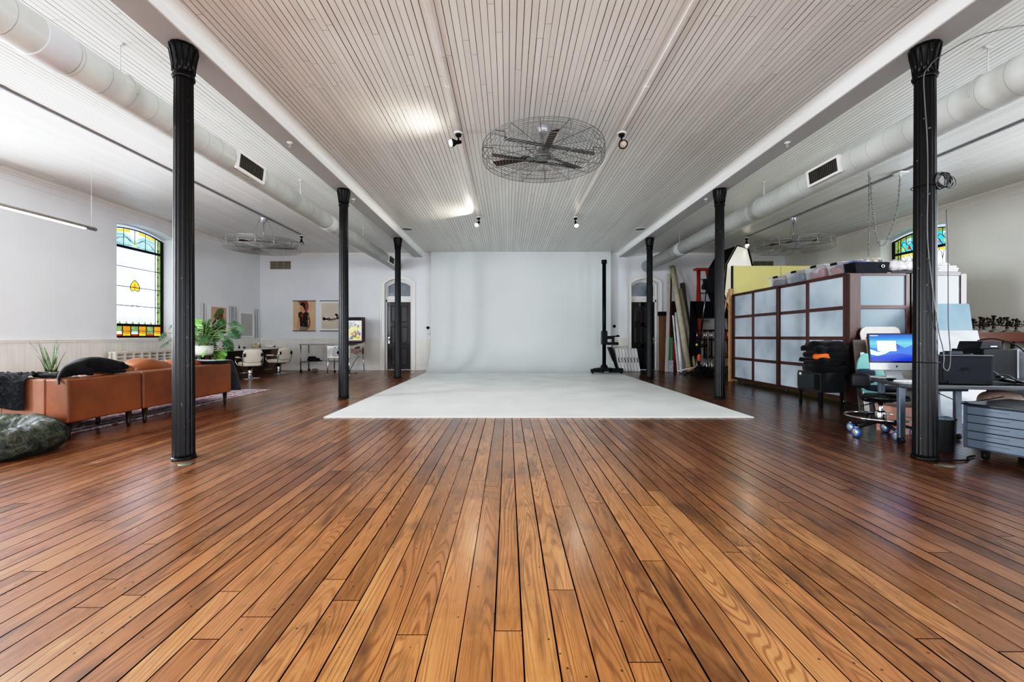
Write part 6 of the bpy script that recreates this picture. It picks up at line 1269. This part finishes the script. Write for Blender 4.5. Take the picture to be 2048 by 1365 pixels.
c0.location=((1961-CX)*Yc/F,Yc,tz); c0['label']='branched bronze candelabra beside the single candlestick'
for px,lb,s in ((1981,'small bronze candelabra, third from the left on the table',.85),(2001,'tallest bronze candelabra in the middle of the row',1.1),(2028,'bronze candelabra second from the right edge of the table',1.0),(2046,'bronze candelabra cut by the right edge of the photo',.85)): dup(c0,((px-CX)*Yc/F,Yc+.1,tz),rz=px,label=lb,scale=(s,s,s))
# ------------------------------------------------------------------ chains, column cable
def chain(pts,nm,lb,step=.045):
    pts=smooth(pts,14); t=thing('hanging_chain',lb,'chain',tuple(pts[0])); m=M(); d=0; k=0; acc=0
    for a,b in zip(pts[:-1],pts[1:]):
        L=(b-a).length
        while acc<=L:
            p=a.lerp(b,acc/L if L else 0); tg=(b-a).normalized(); s=tg.orthogonal().normalized(); 
            if k%2: s=tg.cross(s)
            m.tube([p+tg*.026*cos(q*PI/4)+s*.011*sin(q*PI/4) for q in range(8)],.0042,4,closed=True); k+=1; acc+=step*.9
        acc-=L
    m.build('chain_links',mat((120,120,118),.4,metal=.7),t); return t
h=Vector((6.44,7.0,ZC-.03)); chain([h,h+Vector((-.05,0,-.6)),h+Vector((-.16,.02,-1.0)),h+Vector((-.26,.02,-1.18)),h+Vector((-.36,.02,-1.1)),h+Vector((-.44,.0,-.7)),h+Vector((-.50,0,-.05))],'c','looped chain hanging from the right raceway near the stained glass window')
h2=h+Vector((-.52,.0,0)); chain([h2,h2+Vector((.01,0,-.6)),h2+Vector((.0,0,-1.36))],'c','straight chain hanging down to the fabric bin beside the looped chain')
m=M(); m.box((h.x-.06,6.93,ZC-.045),(h.x+.08,7.07,ZC-.0225)); m.tube([(h.x,7,ZC-.03),(h.x,7,ZC-.09)],.012,8); solo(m,'chain_hook_plate',WHT,'small white hook plate where the looped chain meets the ceiling','hook')
GC=mat((88,88,90),.5,var=.05,name='grey_cable'); kx,ky=3.715,3.80
t=thing('grey_cable','grey cable running down the right column and looping by the power unit','cable',(kx,ky-.1,1.0)); m=M()
cz_=lambda az,z,r=.096:(kx+r*cos(math.radians(az)),ky+r*sin(math.radians(az)),z)
m.cable([(5.3,3.6,ZC-.01),(4.7,3.62,ZC-.03),(4.1,3.66,ZB+.02),cz_(-80,ZB-.16,.12),cz_(-125,ZB-.25,.105),cz_(-138,ZB-.30,.098),cz_(-136,ZB-.5),cz_(-126,2.8),cz_(-124,2.4),cz_(-126,2.0),cz_(-118,1.75)],.0045,6); m.build('upper_run',GC,t)
m=M(); m.cable([cz_(-118,1.75),cz_(-105,1.5),cz_(-85,1.25),cz_(-65,1.1),cz_(-50,1.0,.11),cz_(-55,.9,.12),cz_(-62,.82,.12),cz_(-50,.79,.14),cz_(-30,.84,.16),cz_(-28,.95,.165),cz_(-32,1.2,.15),cz_(-30,1.5,.15),cz_(-28,1.9,.15),cz_(-28,2.2,.14)],.0042,6); m.build('lower_loop',GC,t)
for z in (ZB-.27,2.42,.86): m=M(); m.ring((kx,ky,z),.088 if z>3 else .093,.004,36,5); m.build('cable_tie',BLK,t)
t=thing('cable_coil','coiled bundle of grey and black cable tied to the right column','cable coil',(kx+.15,ky-.05,2.3)); cc=P(1884,361,3.74)
for k in range(9):
    rn=random.Random(k+40); m=M(); n=26; R=.062+rn.uniform(-.01,.014); off=Vector((rn.uniform(-.012,.012),rn.uniform(-.02,.02),rn.uniform(-.008,.008))); sq=rn.uniform(.9,1.15)
    m.tube([cc+off+Vector((R*cos(2*PI*i/n),.02*sin(2*PI*i/n+k),R*sq*sin(2*PI*i/n))) for i in range(n)],.0045,5,closed=True); m.build('cable_turn',BLK if k%3==0 else GC,t)
m=M(); m.cable([cc+Vector((-.05,0,-.05)),cc+Vector((-.09,0,-.10)),cc+Vector((-.14,-.02,-.13))],.006,6); m.cable([cc+Vector((.05,0,.05)),cc+Vector((.11,0,.02)),cc+Vector((.12,0,-.05)),cc+Vector((.06,0,-.07))],.0045,6); m.build('cable_end',GC,t)
# ------------------------------------------------------------------ light
def area(nm,loc,rot,sx,sy,power,col):
    l=bpy.data.lights.new(nm,'AREA'); l.shape='RECTANGLE'; l.size=sx; l.size_y=sy; l.energy=power; l.color=col
    o=bpy.data.objects.new(nm,l); COL.objects.link(o); o.location=loc; o.rotation_euler=rot; return o
DAY=(.86,.92,1.0)
LP,RP,BP_=470,370,120
for yc in (4.6,-.4):
    area('daylight',(XL-.25,yc,HC+1.18),(0,-PI/2,0),2.2,1.4,LP,DAY)
    area('daylight',(XR+.25,yc,HC+1.18),(0,PI/2,0),2.2,1.4,RP*(.5 if yc>0 else 1.1),DAY)
for (u,w,z0,zs,rise) in REAR:  # fill lamps added in the unseen rear windows
    area('daylight',(u,YR-.1,1.8),(PI/2,0,0),1.8,2.4,BP_ if u<2 else (BP_*.8 if u<5 else BP_*.3),(.97,.98,1.0))
def spotl(loc,d,energy,ang,col,r=.04,blend=.5):
    l=bpy.data.lights.new('spot','SPOT'); l.energy=energy; l.spot_size=math.radians(ang); l.spot_blend=blend; l.color=col; l.shadow_soft_size=r
    o=bpy.data.objects.new('spot',l); COL.objects.link(o); o.location=loc; o.rotation_euler=Vector(d).to_track_quat('-Z','Y').to_euler()
WARM=(1,.86,.68)
spotl(Vector((-.98,5.42,ZC-.34)),(-.45,-.12,.8),16,125,WARM,blend=1)
spotl(Vector((-.80,9.35,ZC-.16)),(-1.0,-.55,.42),42,130,WARM,blend=.2)
spotl(S2[0]+Vector((0,0,-.05)),S2[1],22,110,WARM,r=.08); spotl(S4[0]+Vector((0,0,-.05)),S4[1],22,110,WARM,r=.08); spotl(S6[0],S6[1],30,110,WARM)
w=bpy.data.worlds.new('sky'); w.use_nodes=True; b=w.node_tree.nodes['Background']; b.inputs[0].default_value=(.62,.75,.95,1); b.inputs[1].default_value=1.0; scn.world=w
# ------------------------------------------------------------------ camera
cam=bpy.data.cameras.new('camera'); co=bpy.data.objects.new('camera',cam); COL.objects.link(co); cam.sensor_width=36; cam.sensor_fit='HORIZONTAL'; cam.lens=F/2048*36
co.location=(0,0,HC); co.rotation_euler=(PI/2,0,0); cam.shift_x=(1024-CX)/2048; cam.shift_y=-(682.5-CY)/2048; cam.clip_start=.05; cam.clip_end=200; scn.camera=co
# ------------------------------------------------------------------ rendering look
scn.view_settings.view_transform='Standard'; scn.view_settings.look='None'; scn.view_settings.exposure=.16
scn.view_settings.use_curve_mapping=True; cmv=scn.view_settings.curve_mapping; cmv.white_level=(4,4,4)
cu=cmv.curves[3]; pts=[(0,0),(.005,.0085),(.0125,.033),(.025,.086),(.075,.305),(.14,.58),(.22,.75),(.36,.86),(.6,.93),(1,.985)]
while len(cu.points)<len(pts): cu.points.new(.5,.5)
for p,(x,y) in zip(cu.points,pts): p.location=(x,y)
cmv.update()
scn.cycles.use_denoising=True; scn.cycles.max_bounces=9; scn.cycles.diffuse_bounces=6; scn.cycles.glossy_bounces=4; scn.cycles.sample_clamp_indirect=6; scn.cycles.caustics_reflective=False; scn.cycles.caustics_refractive=False
